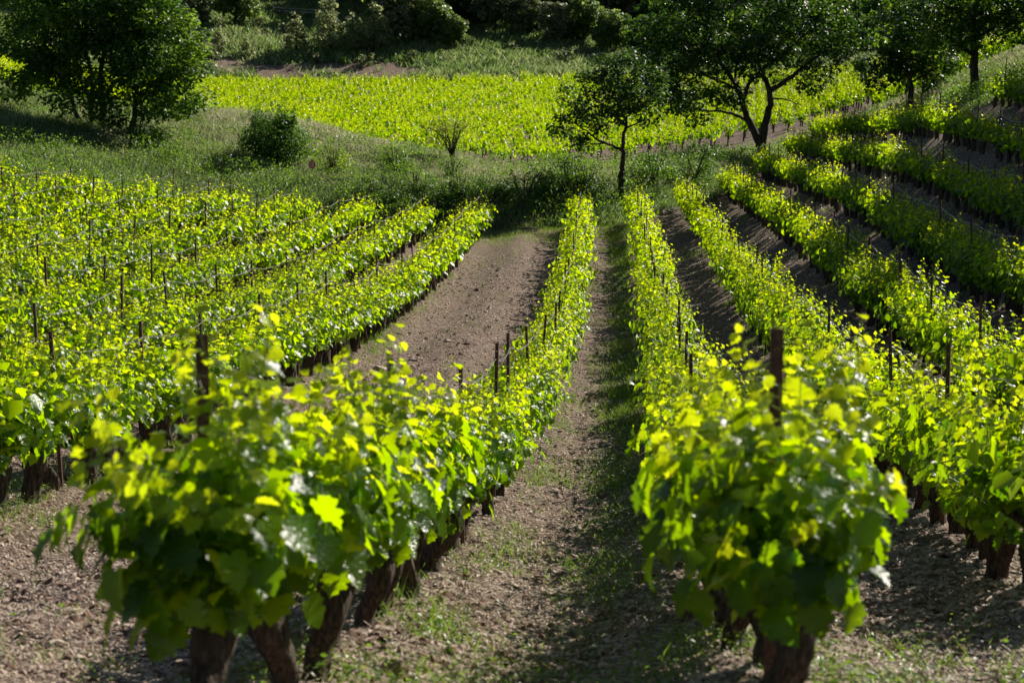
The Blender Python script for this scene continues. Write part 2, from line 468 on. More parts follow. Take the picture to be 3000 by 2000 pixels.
def ground_mat():
    m, nt = new_mat('ground_surface'); L = nt.links
    out = N(nt, 'ShaderNodeOutputMaterial'); p = N(nt, 'ShaderNodeBsdfPrincipled')
    geo = N(nt, 'ShaderNodeNewGeometry')
    gr = N(nt, 'ShaderNodeAttribute', attribute_name='grassy')
    def noise(sc, det=6, dist=0.0, rough=.6):
        n = N(nt, 'ShaderNodeTexNoise'); n.inputs['Scale'].default_value = sc; n.inputs['Detail'].default_value = det
        n.inputs['Distortion'].default_value = dist; n.inputs['Roughness'].default_value = rough
        L.new(geo.outputs['Position'], n.inputs['Vector']); return n.outputs['Fac']
    big = noise(.6, 5); mid = noise(5, 6); fine = noise(38, 5, 0, .7)
    vo = N(nt, 'ShaderNodeTexVoronoi'); vo.inputs['Scale'].default_value = 26; vo.inputs['Randomness'].default_value = 1
    wv = N(nt, 'ShaderNodeMix'); wv.data_type = 'VECTOR'; wv.inputs[0].default_value = .06
    nv = N(nt, 'ShaderNodeTexNoise'); nv.inputs['Scale'].default_value = 12; L.new(geo.outputs['Position'], nv.inputs['Vector'])
    L.new(geo.outputs['Position'], wv.inputs[4]); L.new(nv.outputs['Color'], wv.inputs[5])
    L.new(wv.outputs[1], vo.inputs['Vector'])
    soil = ramp(nt, mid, [(.34, (.085, .048, .034)), (.48, (.18, .105, .074)), (.56, (.25, .155, .112)), (.68, (.38, .275, .21))])
    sep = N(nt, 'ShaderNodeSeparateColor'); L.new(vo.outputs['Color'], sep.inputs[0])
    chips = ramp(nt, sep.outputs[0], [(.0, (.05, .03, .022)), (.4, (.175, .10, .068)), (.75, (.36, .27, .21)), (1, (.62, .52, .44))])
    soil = mix(nt, .6, soil, chips)
    soil = mix(nt, ramp(nt, big, [(.35, (0, 0, 0)), (.7, (.45, .45, .45))]), soil, (.17, .15, .085))
    gcol = ramp(nt, mid, [(.25, (.03, .055, .016)), (.55, (.065, .09, .028)), (.8, (.13, .125, .055))])
    gf = N(nt, 'ShaderNodeMath', operation='MULTIPLY_ADD'); gf.inputs[1].default_value = 1.0
    L.new(gr.outputs['Fac'], gf.inputs[0])
    off = N(nt, 'ShaderNodeMath', operation='MULTIPLY_ADD'); off.inputs[1].default_value = .9; off.inputs[2].default_value = -.45
    L.new(fine, off.inputs[0]); L.new(off.outputs[0], gf.inputs[2])
    g2 = ramp(nt, gf.outputs[0], [(.35, (0, 0, 0)), (.6, (1, 1, 1))])
    col = mix(nt, g2, soil, gcol)
    L.new(col, p.inputs['Base Color']); p.inputs['Roughness'].default_value = .9; p.inputs['Specular IOR Level'].default_value = .25
    b1 = N(nt, 'ShaderNodeBump'); b1.inputs['Strength'].default_value = .9; b1.inputs['Distance'].default_value = .06
    L.new(vo.outputs['Distance'], b1.inputs['Height']); b1.invert = True
    b2 = N(nt, 'ShaderNodeBump'); b2.inputs['Strength'].default_value = .8; b2.inputs['Distance'].default_value = .05
    L.new(mid, b2.inputs['Height']); L.new(b1.outputs[0], b2.inputs['Normal'])
    b3 = N(nt, 'ShaderNodeBump'); b3.inputs['Strength'].default_value = .7; b3.inputs['Distance'].default_value = .04
    L.new(fine, b3.inputs['Height']); L.new(b2.outputs[0], b3.inputs['Normal'])
    L.new(b3.outputs[0], p.inputs['Normal'])
    L.new(p.outputs[0], out.inputs[0])
    return m
M_GROUND = ground_mat()

# ------------------------------------------------------------------ ground sheet
def grassy(X, D):
    near = field_near(X, D); far = field_far(X, D)
    u = (X - xb(D)) / PITCHROW
    g = np.ones_like(X)
    # weedy strip in the aisle between rows A and B, thin cover elsewhere in the field
    aisle = np.exp(-((u + .36) / .17) ** 2) * sstep(12, 26, D)
    patch = sstep(.52, .72, fbm(X / 1.1, D / 2.2, 21, 3))
    patch = patch * np.where((u > -2.75) & (u < -1.2), .3, 1)
    fieldg = np.clip(.08 + .42 * aisle + .26 * patch, 0, 1)
    g = near * fieldg + (1 - near) * g
    g = g * (1 - far) + far * .12
    # bare earth bank under the hillside (left half)
    px = 1500 + F * X / np.maximum(D, 6)
    d12 = knot(12, X, D)
    bare = sstep(0, 3, D - d12) * (1 - sstep(9, 15, D - d12)) * (1 - sstep(1150, 1350, px)) * sstep(450, 560, px)
    g = g * (1 - bare * (.35 + .65 * sstep(.35, .55, fbm(X / 6, D / 3, 44, 3))))
    # pale headland track in front of the far vines
    d10 = knot(10, X, D)
    tr = sstep(-12, -9, D - d10) * (1 - sstep(-1, 2, D - d10))
    g = g * (1 - tr * .9 * (1 - sstep(2420, 2520, px)))
    g = np.where(D < 4, .2, g)
    return g

ds = [-30.0]
while ds[-1] < 3.5: ds.append(ds[-1] + 1.2)
while ds[-1] < 560: ds.append(ds[-1] + .010 + .0036 * ds[-1])
ds = np.array(ds)
a1 = np.linspace(-.29, .29, 330)
ss = np.concatenate([-np.geomspace(2.2, .3, 26), a1, np.geomspace(.3, 2.2, 26)])
DD, SS = np.meshgrid(ds, ss, indexing='ij')
XX = SS * np.maximum(DD, 0) + np.sign(SS) * np.minimum(np.abs(SS) * 8, 8 * np.abs(SS)) * np.clip((6 - DD) / 6, 0, 1)
XX = np.where(DD < 0, SS * (8 + np.abs(DD) * 2), XX)
ZZ = ground(XX, DD)
rel = (fbm(XX / .45, DD / .45, 61, 3) - .5) * .10 + (fbm(XX / .14, DD / .14, 71, 2) - .5) * .075 * np.clip(1.6 - DD / 70, 0, 1)
rel = rel + (fbm(XX / .9, DD / 1.3, 81, 2) - .5) * .10
ruts = -.05 * np.exp(-(((XX - xb(DD)) / PITCHROW - .33) / .07) ** 2) - .05 * np.exp(-(((XX - xb(DD)) / PITCHROW + 1.45) / .07) ** 2)
rel = rel + ruts * field_near(XX, DD)
ZZ = ZZ + rel * sstep(3, 6, DD)
n0, n1 = DD.shape
gv = np.stack([XX, DD, ZZ], -1).reshape(-1, 3)
ii = np.arange(n0 - 1)[:, None] * n1 + np.arange(n1 - 1)[None, :]
gf = np.stack([ii, ii + 1, ii + n1 + 1, ii + n1], -1).reshape(-1, 4)
gme = make_mesh('ground', [dict(v=gv, f=gf)])
ga = gme.attributes.new('grassy', 'FLOAT', 'POINT')
ga.data.foreach_set('value', grassy(XX, DD).ravel().astype(np.float32))
tag(link('ground', gme, M_GROUND), kind='structure')

# ------------------------------------------------------------------ grapevines
def vine_geo(seed, nshoot=17, hi=True, spread=1.18, tall=1.0, big=1.0):
    nshoot = int(nshoot * 1.3)
    r = np.random.default_rng(seed)
    head = np.array([r.normal(0, .06), r.normal(0, .08), .58 + .06 * (big > 1) + r.normal(0, .04)])
    # trunk
    fat0 = 2.2 if big > 1 else 1.0
    tp = smooth_path([(0, 0, -.12), (r.normal(0, .03) * fat0, r.normal(0, .04) * fat0, .12), (head[0] * .4 + r.normal(0, .03), head[1] * .5 + r.normal(0, .04), .34), tuple(head)], 14 if hi else 6)
    fat = 1.1 if big > 1 else 1.0
    tr = fat * np.interp(np.linspace(0, 1, len(tp)), [0, .18, .5, .8, 1], [.098, .076, .066, .092, .058]) * r.uniform(.85, 1.15)
    trunk = tube_chunks(tp, tr, 16 if hi else 6, 0, .26 if hi else 0, seed)
    arms = []
    for a in range(3):
        sgn = (-1, 1, r.choice([-1, 1]))[a]
        e = head + np.array([r.normal(0, .07), sgn * r.uniform(.2, .42), r.uniform(.02, .12)])
        ap = smooth_path([head - (0, 0, .06), head * .5 + e * .5 + np.array([r.normal(0, .03), 0, -.02]), e], 7 if hi else 4)
        trunk += tube_chunks(ap, np.linspace(.052, .024, len(ap)), 8 if hi else 4, 0, .22 if hi else 0, seed + a)
        arms.append(e)
    stems = []
    P = []; Nn = []; T = []; S = []; A = []
    for k in range(nshoot):
        a = arms[r.integers(0, 3)]; t = r.uniform(.1, 1)
        o = head * (1 - t) + a * t
        az = r.uniform(0, 2 * pi)
        ln = r.uniform(.6, 1.12) * tall
        elev = radians(r.uniform(28, 86))
        if k % 11 == 4: ln = 1.2 * tall; elev = radians(r.uniform(60, 84))
        dirv = np.array([cos(az) * cos(elev) * spread, sin(az) * cos(elev) * .8, sin(elev)])
        n = 15
        pts = [o]
        d = norm(dirv)
        for i in range(n):
            d = norm(d + np.array([0, 0, -.055 * (1.15 - sin(elev)) * (i / 6.)]) + r.normal(0, .07, 3))
            if abs(pts[-1][0]) > (.10 + .42 * max(0, min(pts[-1][2] - .5, .6))) * spread and d[0] * pts[-1][0] > 0: d = norm(d + np.array([-.55 * np.sign(pts[-1][0]), 0, .12]))
            if pts[-1][2] < .62: d = norm(d + np.array([0, 0, .5]))
            pts.append(pts[-1] + d * ln / n)
        pts = np.array(pts)
        if hi:
            stems += tube_chunks(pts, np.linspace(.0048, .0018, len(pts)), 4, 0, rnd=r.uniform(), age=np.float64(.3))
        m = int(ln / .052)
        for i in range(m):
            f = (i + .8) / m
            q = f * n; q0 = int(min(q, n - 1)); c = pts[q0] * (1 - (q - q0)) + pts[q0 + 1] * (q - q0)
            ax = norm(pts[q0 + 1] - pts[q0])
            sd = norm(np.cross(ax, r.normal(0, 1, 3)))
            out = norm(np.array([c[0] - head[0], (c[1] - head[1]) * .5, .05]) + 1e-3)
            pet = norm(sd * 1.0 + out * .7 + ax * .25)
            size = (.112 * big * (1 - .62 * max(0, f - .35) / .65)) * r.uniform(.7, 1.2)
            pl = size * r.uniform(.45, .8)
            p = c + pet * pl
            if p[2] < (.62 if big > 1 else .52): continue
            P.append(p)
            Nn.append(norm(out * r.uniform(.1, 1.0) + np.array([0, 0, r.uniform(.2, 1.0)]) + r.normal(0, .42, 3)))
            T.append(norm(pet * .7 + np.array([0, 0, -.7]) + r.normal(0, .35, 3)))
            S.append(size); A.append(np.clip(.75 * max(0, f - .30) / .70 + r.normal(0, .06), 0, 1))
            if hi and size > .06:
                stems.append(dict(v=np.array([c, c + (0, 0, .003), p + (0, 0, .003), p]), f=np.array([[0, 1, 2, 3]]), rnd=.5, age=.5))
        if hi:
            for q in range(3):       # tendrils
                c = pts[r.integers(5, n)]
                tt = np.linspace(0, 1, 9)
                dd = norm(r.normal(0, 1, 3)); e2 = norm(np.cross(dd, r.normal(0, 1, 3)))
                L_ = r.uniform(.08, .2)
                cv = c + dd * (tt * L_)[:, None] + e2 * (np.sin(tt * r.uniform(2, 7)) * .03)[:, None] - np.array([0, 0, .04]) * (tt ** 2)[:, None]
                stems += tube_chunks(cv, np.linspace(.0014, .0007, 9), 3, 0, rnd=.5, age=.8)
    # hanging leaves round the skirt and inside
    for k in range(140 if hi else 50):
        zq = r.uniform(.70 if big > 1 else .55, 1.25); p = np.array([np.clip(r.normal(0, .10 + .26 * (zq - .5)), -.5, .5) * spread, r.uniform(-.52, .52), zq])
        P.append(p); out = norm(np.array([p[0], p[1] * .3, .02]))
        Nn.append(norm(out + np.array([0, 0, r.uniform(0, .6)]) + r.normal(0, .3, 3))); T.append(norm(np.array([0, 0, -1.]) + r.normal(0, .35, 3)))
        S.append(r.uniform(.09, .155) * big); A.append(r.uniform(0, .12))
    P = np.array(P); Nn = np.array(Nn); T = np.array(T); S = np.array(S); A = np.array(A)
    return trunk, stems, (P, Nn, T, S, A), r

def leaves_chunks(data, r, hi=True, grow=1.0, keep=1.0):
    P, Nn, T, S, A = data
    if keep < 1:
        k = r.uniform(0, 1, len(P)) < keep
        P, Nn, T, S, A = P[k], Nn[k], T[k], S[k], A[k]
    R = frames(Nn, T); rn = r.uniform(0, 1, len(P))
    if not hi:
        return [scatter(LEAF_LO[0], LEAF_LO[1], P, R, S * grow, rn, A)]
    out = []
    which = r.integers(0, len(LEAF_HI), len(P))
    for w in range(len(LEAF_HI)):
        k = which == w
        out.append(scatter(LEAF_HI[w][0], LEAF_HI[w][1], P[k], R[k], S[k], rn[k], A[k]))
    return out

VPROTO = []
for i in range(9):
    tr_, st_, lv_, r_ = vine_geo(100 + i, nshoot=[19, 16, 18, 15, 17, 20, 15, 18, 16][i], tall=[1.0, 1.05, .95, 1.0, .9, 1.08, .98, 1, .92][i])
    VPROTO.append((make_mesh('vine_trunk', tr_), make_mesh('vine_shoots', st_), make_mesh('vine_foliage', leaves_chunks(lv_, r_))))

for i in range(4):
    tr_, st_, lv_, r_ = vine_geo(160 + i, nshoot=23, tall=1.04, big=1.34, spread=1.0)
    VPROTO.append((make_mesh('vine_trunk', tr_), make_mesh('vine_shoots', st_), make_mesh('vine_foliage', leaves_chunks(lv_, r_))))
# low detail versions for the vines far off
LOWV = []
for i in range(6):
    tr_, st_, lv_, r_ = vine_geo(300 + i, nshoot=15, hi=False, tall=.95)
    LOWV.append((tr_, leaves_chunks(lv_, r_, False, 1.25, .55), leaves_chunks(lv_, r_, False, 1.45, .38)))

def rowx(j, d):
    return xb(d) + (j + (np.clip((d - 40) / 45, 0, 1) * .25 if j < -2 else 0)) * PITCHROW
def row_ang(d):
    return -atan(0.0745 - 0.00044 * d)
def pxof(X, d, drop=6.0):
    return 1500 + F * X / (d * cos(PITCH) + drop * sin(PITCH))

vines = []          # (distance, j, X)
for j in range(-14, 11):
    if j == -2: continue
    d = 8.35 if j in (-1, 0) else 9.0
    rr = np.random.default_rng(500 + j)
    if j not in (-1, 0): d += rr.uniform(0, .6)
    while d < 128:
        X = rowx(j, d)
        px = pxof(X, d)
        if -170 < px < 3170 and d < knot(7, X, d) - 2.0:
            # a few missing vines
            if not (d > 14 and rr.uniform() < .035):
                vines.append((d, j, X + rr.normal(0, .05)))
        d += 1.02 + rr.normal(0, .05)
vines.sort()
ROWNAME = {-1: 'the row between wide track and weedy aisle', 0: 'the row just right of the weedy aisle',
           -3: 'the row edging the wide track'}
ORD = ['first', 'second', 'third', 'fourth', 'fifth', 'sixth', 'seventh', 'eighth', 'ninth', 'tenth', 'eleventh', 'twelfth',
       'thirteenth', 'fourteenth', 'fifteenth', 'sixteenth', 'seventeenth', 'eighteenth', 'nineteenth', 'twentieth']
def rowname(j):
    if j in ROWNAME: return ROWNAME[j]
    if j < 0: return 'the %s row left of the wide track' % ORD[-j - 3]
    return 'the %s row right of the weedy aisle' % ORD[j]

inframe = [v for v in vines if -60 < pxof(v[2], v[0]) < 3060]
chosen = set(inframe[:298])
count = {}
protoT = {}
rest = []
vr = np.random.default_rng(77)
for v in vines:
    d, j, X = v
    if v not in chosen:
        rest.append(v); continue
    k = count.get(j, 0); count[j] = k + 1
    z = float(ground(np.array([X]), np.array([d]))[0])
    vi = vr.integers(0, 9)
    if j in (-1, 0) and d < 15: vi = 9 + vr.integers(0, 4)
    if (j, k) == (-1, 0): vi = 10
    if (j, k) == (0, 0): vi = 9
    flip = pi if vr.uniform() < .5 else 0
    if k == 0 and j in (-1, 0): X = {-1: -1.31, 0: 1.10}[j]; d = {-1: 8.25, 0: 8.2}[j]
    if vi not in protoT:
        root = empty('grapevine'); 
        part('trunk', VPROTO[vi][0], M_VBARK, root); part('shoots', VPROTO[vi][1], M_STEM, root); part('foliage', VPROTO[vi][2], M_VINE, root)
        protoT[vi] = root
    else:
        root = copy_tree(protoT[vi])
    root.location = (X, d, z)
    root.rotation_euler = (vr.normal(0, .03), vr.normal(0, .03), row_ang(d) + flip + vr.normal(0, .12))
    sc = vr.uniform(.92, 1.1)
    zs = sc * vr.uniform(.94, 1.06)
    sx = 1.0
    if j < -2: zs *= (.98 if j == -3 else .92); sx = 1.22
    if j > 0: sx = 1.12; root.location.z -= .12
    if j in (-1, 0): zs *= .9
    if j in (-1, 0) and k == 0: sc = 1.0; zs = .92; root.location.z += .05
    elif j in (-1, 0) and d < 14: sc = 1.04; zs = .94
    root.scale = (sc * sx, sc, zs)
    if (j, k) == (-1, 0): lab = 'large blurred grapevine at lower left with a gnarled leaning trunk beside the rusty post'
    elif (j, k) == (0, 0): lab = 'large out-of-focus grapevine at lower right standing alone on a straight brown trunk'
    elif k < 12: lab = 'leafy grapevine, %s from camera in %s' % (ORD[k], rowname(j))
    else: lab = 'smaller grapevine beyond the twelfth of %s' % rowname(j)
    tag(root, lab, 'grapevine', 'grapevines of %s' % rowname(j))

def bake(ch, M3, loc):
    out = []
    for c in ch:
        q = dict(c); q['v'] = c['v'] @ M3.T + loc
        out.append(q)
    return out
def xf(ang, sx, sz, sy=None):
    c, s = cos(ang), sin(ang); sy = sx if sy is None else sy
    return np.array([[c * sx, -s * sy, 0], [s * sx, c * sy, 0], [0, 0, sz]])

stuff = []
for (d, j, X) in rest:
    z = float(ground(np.array([X]), np.array([d]))[0])
    tr_, hiL, loL = LOWV[vr.integers(0, 6)]
    M3 = xf(row_ang(d) + vr.uniform(-.3, .3) + (pi if vr.uniform() < .5 else 0), vr.uniform(.95, 1.15) * (1.18 if j < -2 else 1.05), vr.uniform(.9, 1.1))
    loc = np.array([X, d, z - (.1 if j > 0 else 0)])
    stuff += bake(tr_, M3, loc)
    q = bake(hiL, M3, loc)
    for c in q: c['mat'] = 1
    stuff += q
# far field: rows across the view, bending away on the right
def farcurve(X):
    return np.where(X < 5, -.04 * (X - 5), .016 * (X - 5) ** 2)
nf = 0
for i in range(-18, 46):
    X = -95.0 + rr.uniform(0, 1.1) if False else -95.0 + (i * .37) % 1.1
    rr = np.random.default_rng(900 + i)
    while X < 75:
        d = 150 + i * 2.95 + float(farcurve(X))
        Xj = X + rr.normal(0, .08); dj = d + rr.normal(0, .1)
        X += 1.3 / math.sqrt(1 + (.032 * max(X - 5, 0)) ** 2)
        px = pxof(Xj, dj)
        if not (-80 < px < 3080): continue
        s_ = knot(10, Xj, dj); e_ = knot(12, Xj, dj)
        if px > 2560: s_ = float(knot(9, Xj, dj)) + 3
        if dj < s_ + 1.0 or dj > e_ - 1.0: continue
        if rr.uniform() < .05 + .2 * float(vnoise(Xj / 3, dj / 3, 91) > .78): continue
        z = float(ground(np.array([Xj]), np.array([dj]))[0])
        tr_, hiL, loL = LOWV[rr.integers(0, 6)]
        M3 = xf(pi / 2 + float(np.arctan(.032 * max(Xj - 5, 0))) + rr.uniform(-.15, .15), rr.uniform(.55, .72), rr.uniform(.85, 1.3), rr.uniform(.85, 1.1))
        ao = rr.normal(.02, .06)
        loc = np.array([Xj, dj, z])
        if i < 8: stuff += bake(tr_[:2], M3, loc)
        q = bake(loL, M3, loc)
        for c in q: c['mat'] = 1; c['age'] = np.clip(c['age'] + ao, 0, 1)
        stuff += q; nf += 1
print('vines', len(vines), 'rest', len(rest), 'far', nf)
# merge quickly by face size
def merge(chs):
    g = {}
    for c in chs: g.setdefault((c['f'].shape[1], c.get('mat', 0)), []).append(c)
    out = []
    for (k, m), L_ in g.items():
        off = np.cumsum([0] + [len(c['v']) for c in L_[:-1]])
        out.append(dict(v=np.concatenate([c['v'] for c in L_]), f=np.concatenate([c['f'] + o for c, o in zip(L_, off)]), mat=m,
                        rnd=np.concatenate([c.get('rnd', 0) * np.ones(len(c['f'])) for c in L_]),
                        age=np.concatenate([c.get('age', 0) * np.ones(len(c['f'])) for c in L_])))
    return out
o = link('distant_grapevines', make_mesh('distant_grapevines', merge(stuff)), [M_VBARK, M_VINE])
tag(o, 'small bright green grapevines at the far row ends and in the sunlit field beyond', 'grapevines', kind='stuff')

# ------------------------------------------------------------------ posts and wires
POSTH = 1.74
def post_mesh(seed, h=POSTH):
    r = np.random.default_rng(seed)
    V = []; Fc = []
    def box(x0, x1, y0, y1, z0, z1):
        b = len(V)
        for z in (z0, z1):
            for (x, y) in ((x0, y0), (x1, y0), (x1, y1), (x0, y1)): V.append((x, y, z))
        for q in ((0, 1, 2, 3), (4, 7, 6, 5), (0, 4, 5, 1), (1, 5, 6, 2), (2, 6, 7, 3), (3, 7, 4, 0)): Fc.append([b + i for i in q])
    w = .024; t = .004; hs = .006
    box(-w, -hs, -t, 0, -.3, h); box(hs, w, -t, 0, -.3, h)
    z = -.3; zh = .2
    while zh < h - .03:
        box(-hs, hs, -t, 0, z, zh); z = zh + .013; zh += .16
    box(-hs, hs, -t, 0, z, h)
    box(w, w + t, -t, .042, -.3, h); box(-w - t, -w, -t, .02, -.3, h)
    return make_mesh('post', [dict(v=np.array(V), f=np.array(Fc), rnd=.5)], smooth=False)
PM = post_mesh(1)

def solve_d(j, px):
    lo, hi = 7.0, 120.0
    g = lambda d: pxof(float(rowx(j, d)), d, 4.0) - px
    s0 = g(lo)
    for _ in range(40):
        m = .5 * (lo + hi)
        if g(m) * s0 > 0: lo = m
        else: hi = m
    return .5 * (lo + hi)
POSTPX = {-1: [1145, 1344, 1444, 1493, 1557, 1585, 1616, 1633, 1659], 0: [2042, 2004, 1988, 1976, 1950],
          1: [2980, 2761, 2625, 2514, 2431, 2357, 2242, 2204], 2: [2876, 2735, 2644, 2550],
          3: [2974, 2852, 2755, 2621, 2553], -3: [159, 406, 608, 750, 874, 961, 1049, 1110],
          -4: [119, 338, 495, 633, 731, 837], -5: [136, 291, 431, 567]}
pr = np.random.default_rng(31)
first = None
WIRES = {}
nposts = 0
for j in range(-12, 9):
    if j == -2: continue
    dl = sorted(solve_d(j, p) for p in POSTPX.get(j, []))
    if j in (-1, 0): dl = [8.2] + dl
    d = (dl[-1] + 4.2) if dl else 10 + pr.uniform(0, 4)
    while d < 128:
        dl.append(d); d += 4.2 + pr.normal(0, .25)
    k = 0; tops = []
    for d in dl:
        X = float(rowx(j, d)) + pr.normal(0, .03)
        px = pxof(X, d)
        if not (-90 < px < 3090) or d > knot(7, X, d) - 1.5: continue
        if nposts >= 298: break
        z = float(ground(np.array([X]), np.array([d]))[0])
        if first is None:
            p = link('vine_post', PM, M_RUST); first = p
        else:
            p = first.copy(); scene.collection.objects.link(p)
        hh = pr.uniform(.93, 1.06) * (1.05 if j < -2 else 1)
        tilt = .03
        if k == 0 and j in (-1, 0): hh = .985 if j else .965; tilt = .0; X = {-1: -1.34, 0: 1.145}[j]; d = 8.5
        p.location = (X, d, z); p.rotation_euler = (pr.normal(0, tilt), pr.normal(0, tilt), row_ang(d) + pr.normal(0, .15))
        p.scale = (1, 1, hh) if (k == 0 and j in (-1, 0)) else (.72, .72, hh * 1.04)
        if k == 0 and j == -1: lab = 'tall rusty perforated steel post, blurred, rising from the large vine at lower left'
        elif k == 0 and j == 0: lab = 'tall rusty perforated steel post, blurred, rising from the large vine at lower right'
        elif k < 12: lab = 'thin rusty post, %s from camera in %s' % (ORD[k], rowname(j))
        else: lab = 'small distant post beyond the twelfth in %s' % rowname(j)
        tag(p, lab, 'post', 'steel posts of %s' % rowname(j))
        tops.append((X, d, z, hh)); k += 1; nposts += 1
    WIRES[j] = tops
print('posts', nposts)

for j, tops in WIRES.items():
    if len(tops) < 2: continue
    for lvl, zz in (('upper', 1.62), ('lower', .62)):
        if lvl == 'lower' and not (-6 < j < 4): continue
        pts = []
        for a, b in zip(tops[:-1], tops[1:]):
            for t in np.linspace(0, 1, 9)[:-1]:
                sag = -.10 * 4 * t * (1 - t) * (1 if lvl == 'upper' else .3)
                pts.append((a[0] * (1 - t) + b[0] * t + .03, a[1] * (1 - t) + b[1] * t, (a[2] + zz * a[3]) * (1 - t) + (b[2] + zz * b[3]) * t + sag))
        pts.append((tops[-1][0] + .03, tops[-1][1], tops[-1][2] + zz))
        pts = np.array(pts)
        rad = np.clip(.0022 + .00006 * pts[:, 1], 0, .007)
        ch = tube_chunks(pts, rad, 4, 0)
        if lvl == 'upper':         # a second strand twisted beside it with dry tendrils caught on it
            p2 = pts.copy(); n = len(pts); p2[:, 0] += .018 * np.sin(np.arange(n) * 1.9); p2[:, 2] += .02 * np.cos(np.arange(n) * 1.9)
            ch += tube_chunks(p2, rad * .8, 4, 0)
            rr = np.random.default_rng(j + 40)
            for q in range(int(len(tops) * 5)):
                i = rr.integers(0, n - 1); t = rr.uniform(); c = pts[i] * (1 - t) + pts[i + 1] * t
                cv = c + np.cumsum(rr.normal(0, .014, (6, 3)), axis=0)
                ch += tube_chunks(cv, .0025, 3, 1)
        w = link('trellis_wire', make_mesh('trellis_wire', merge(ch)), [M_WIRE, M_TWIG])
        tag(w, '%s galvanised wire strung between the posts of %s' % (lvl, rowname(j)), 'wire', 'trellis wires')

exec_rest = True

# ------------------------------------------------------------------ trees
def gz(X, d):
    return float(ground(np.array([X]), np.array([d]))[0])

def crown_leaves(clumps, r, nleaf, size, tmpl=QUAD, ager=(0, .5), flat=.7):
    """clumps: (x,y,z,radius)"""
    P = []; Nn = []; T = []; S = []; A = []; Rn = []
    for (cx, cy, cz, rad) in clumps:
        n = max(8, int(nleaf * rad * rad))
        u = norm(r.normal(0, 1, (n, 3)))
        q = u * (rad * r.uniform(.25, 1.0, n) ** .6)[:, None] * np.array([1, 1, flat])
        P.append(q + (cx, cy, cz))
        Nn.append(norm(u * .6 + np.array([0, 0, .8]) + r.normal(0, .45, (n, 3))))
        T.append(norm(u * .6 + np.array([0, 0, -.35]) + r.normal(0, .5, (n, 3))))
        S.append(size * r.uniform(.6, 1.35, n))
        ca = r.uniform(*ager)
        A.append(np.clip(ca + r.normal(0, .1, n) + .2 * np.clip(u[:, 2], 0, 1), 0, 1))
        Rn.append(r.uniform(0, 1, n))
    P = np.concatenate(P); R = frames(np.concatenate(Nn), np.concatenate(T))
    return scatter(tmpl[0], tmpl[1], P, R, np.concatenate(S), np.concatenate(Rn), np.concatenate(A))

def sample_clumps(env, r, n, rad, gap=.75):
    """env: list of ellipsoids (x,y,z,rx,ry,rz); returns clump centres spread over their outer volume"""
    vol = np.array([e[3] * e[4] * e[5] for e in env]) ** .8; vol = vol / vol.sum()
    out = []
    tries = 0
    while len(out) < n and tries < n * 60:
        tries += 1
        e = env[r.choice(len(env), p=vol)]
        u = norm(r.normal(0, 1, 3)) * r.uniform(.3, 1) ** .5
        c = np.array(e[:3]) + u * np.array(e[3:])
        rr = r.uniform(*rad)
        if all(np.linalg.norm(c - o[:3]) > gap * .5 * (rr + o[3]) for o in out):
            out.append(np.array([*c, rr]))
    return out

def build_tree(name, limbs, env, seed, nclump, rad, nleaf, size, leafm, ager=(0, .5), extra=None, sides=9, flat=.7, gap=.75, barkm=None, tmpl=QUAD):
    """limbs: list of (points, r0, r1); crown clumps are tied back to the nearest limb by twigs"""
    r = np.random.default_rng(seed)
    ch = []; pool = []
    for i, (pts, r0, r1) in enumerate(limbs):
        p = smooth_path(pts, max(10, len(pts) * 3))
        p[1:-1] += r.normal(0, .03, (len(p) - 2, 3))
        ch += tube_chunks(p, np.linspace(r0, r1, len(p)), sides, 0, .07, seed + i)
        for k, q in enumerate(p): pool.append((*q, r0 + (r1 - r0) * k / len(p)))
    pool = np.array(pool)
    cl = sample_clumps(env, r, nclump, rad, gap)
    cl.sort(key=lambda c: np.min(np.linalg.norm(pool[:, :3] - c[:3], axis=1)))
    for c in cl:
        tgt = c[:3]
        dist = np.linalg.norm(pool[:, :3] - tgt, axis=1) + .5 * np.maximum(0, pool[:, 2] - tgt[2])
        a = pool[np.argmin(dist)]
        L_ = np.linalg.norm(a[:3] - tgt)
        mid = .5 * (a[:3] + tgt) + np.array([0, 0, .12 * L_]) + r.normal(0, .08 * L_, 3)
        p = smooth_path([a[:3], mid, tgt], 7)
        r0 = min(a[3] * .7, .02 + .018 * L_)
        ch += tube_chunks(p, np.linspace(r0, .008, len(p)), 5, 0)
        pool = np.vstack([pool, np.column_stack([p[2:], np.linspace(r0, .008, len(p))[2:]])])
        for q in range(4):
            e = tgt + norm(r.normal(0, 1, 3)) * c[3] * .8
            ch += tube_chunks(smooth_path([p[-2], .5 * (p[-2] + e) + r.normal(0, .05, 3), e], 4), np.linspace(.012, .005, 4), 3, 0)
    if extra: cl = cl + [np.array(e, float) for e in extra]
    trunk = make_mesh(name + '_trunk', merge(ch))
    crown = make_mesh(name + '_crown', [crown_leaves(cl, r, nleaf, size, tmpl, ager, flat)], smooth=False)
    root = empty(name)
    part('trunk', trunk, barkm or M_TBARK, root)
    part('crown', crown, leafm, root)
    return root

def put(root, px, py, d, rz=0, sc=1.0):
    X = at(px, py, d)
    if 76 < d < 104 and px < 2000 and py > 360:          # things on the bank stand where its slope is seen
        dd = np.linspace(66, 125, 900); tn = tan(PITCH + atan((py - 1000.0) / F))
        XX_ = (px - 1500.0) / F * (dd * cos(PITCH) + tn * dd * sin(PITCH))
        hit = ZC - tn * dd < ground(XX_, dd)
        if hit.any(): d = float(dd[int(np.argmax(hit))]); X = at(px, py, d)
    root.location = (X, d, gz(X, d) - .05)
    root.rotation_euler = (0, 0, rz)
    root.scale = (sc, sc, sc)
    return X

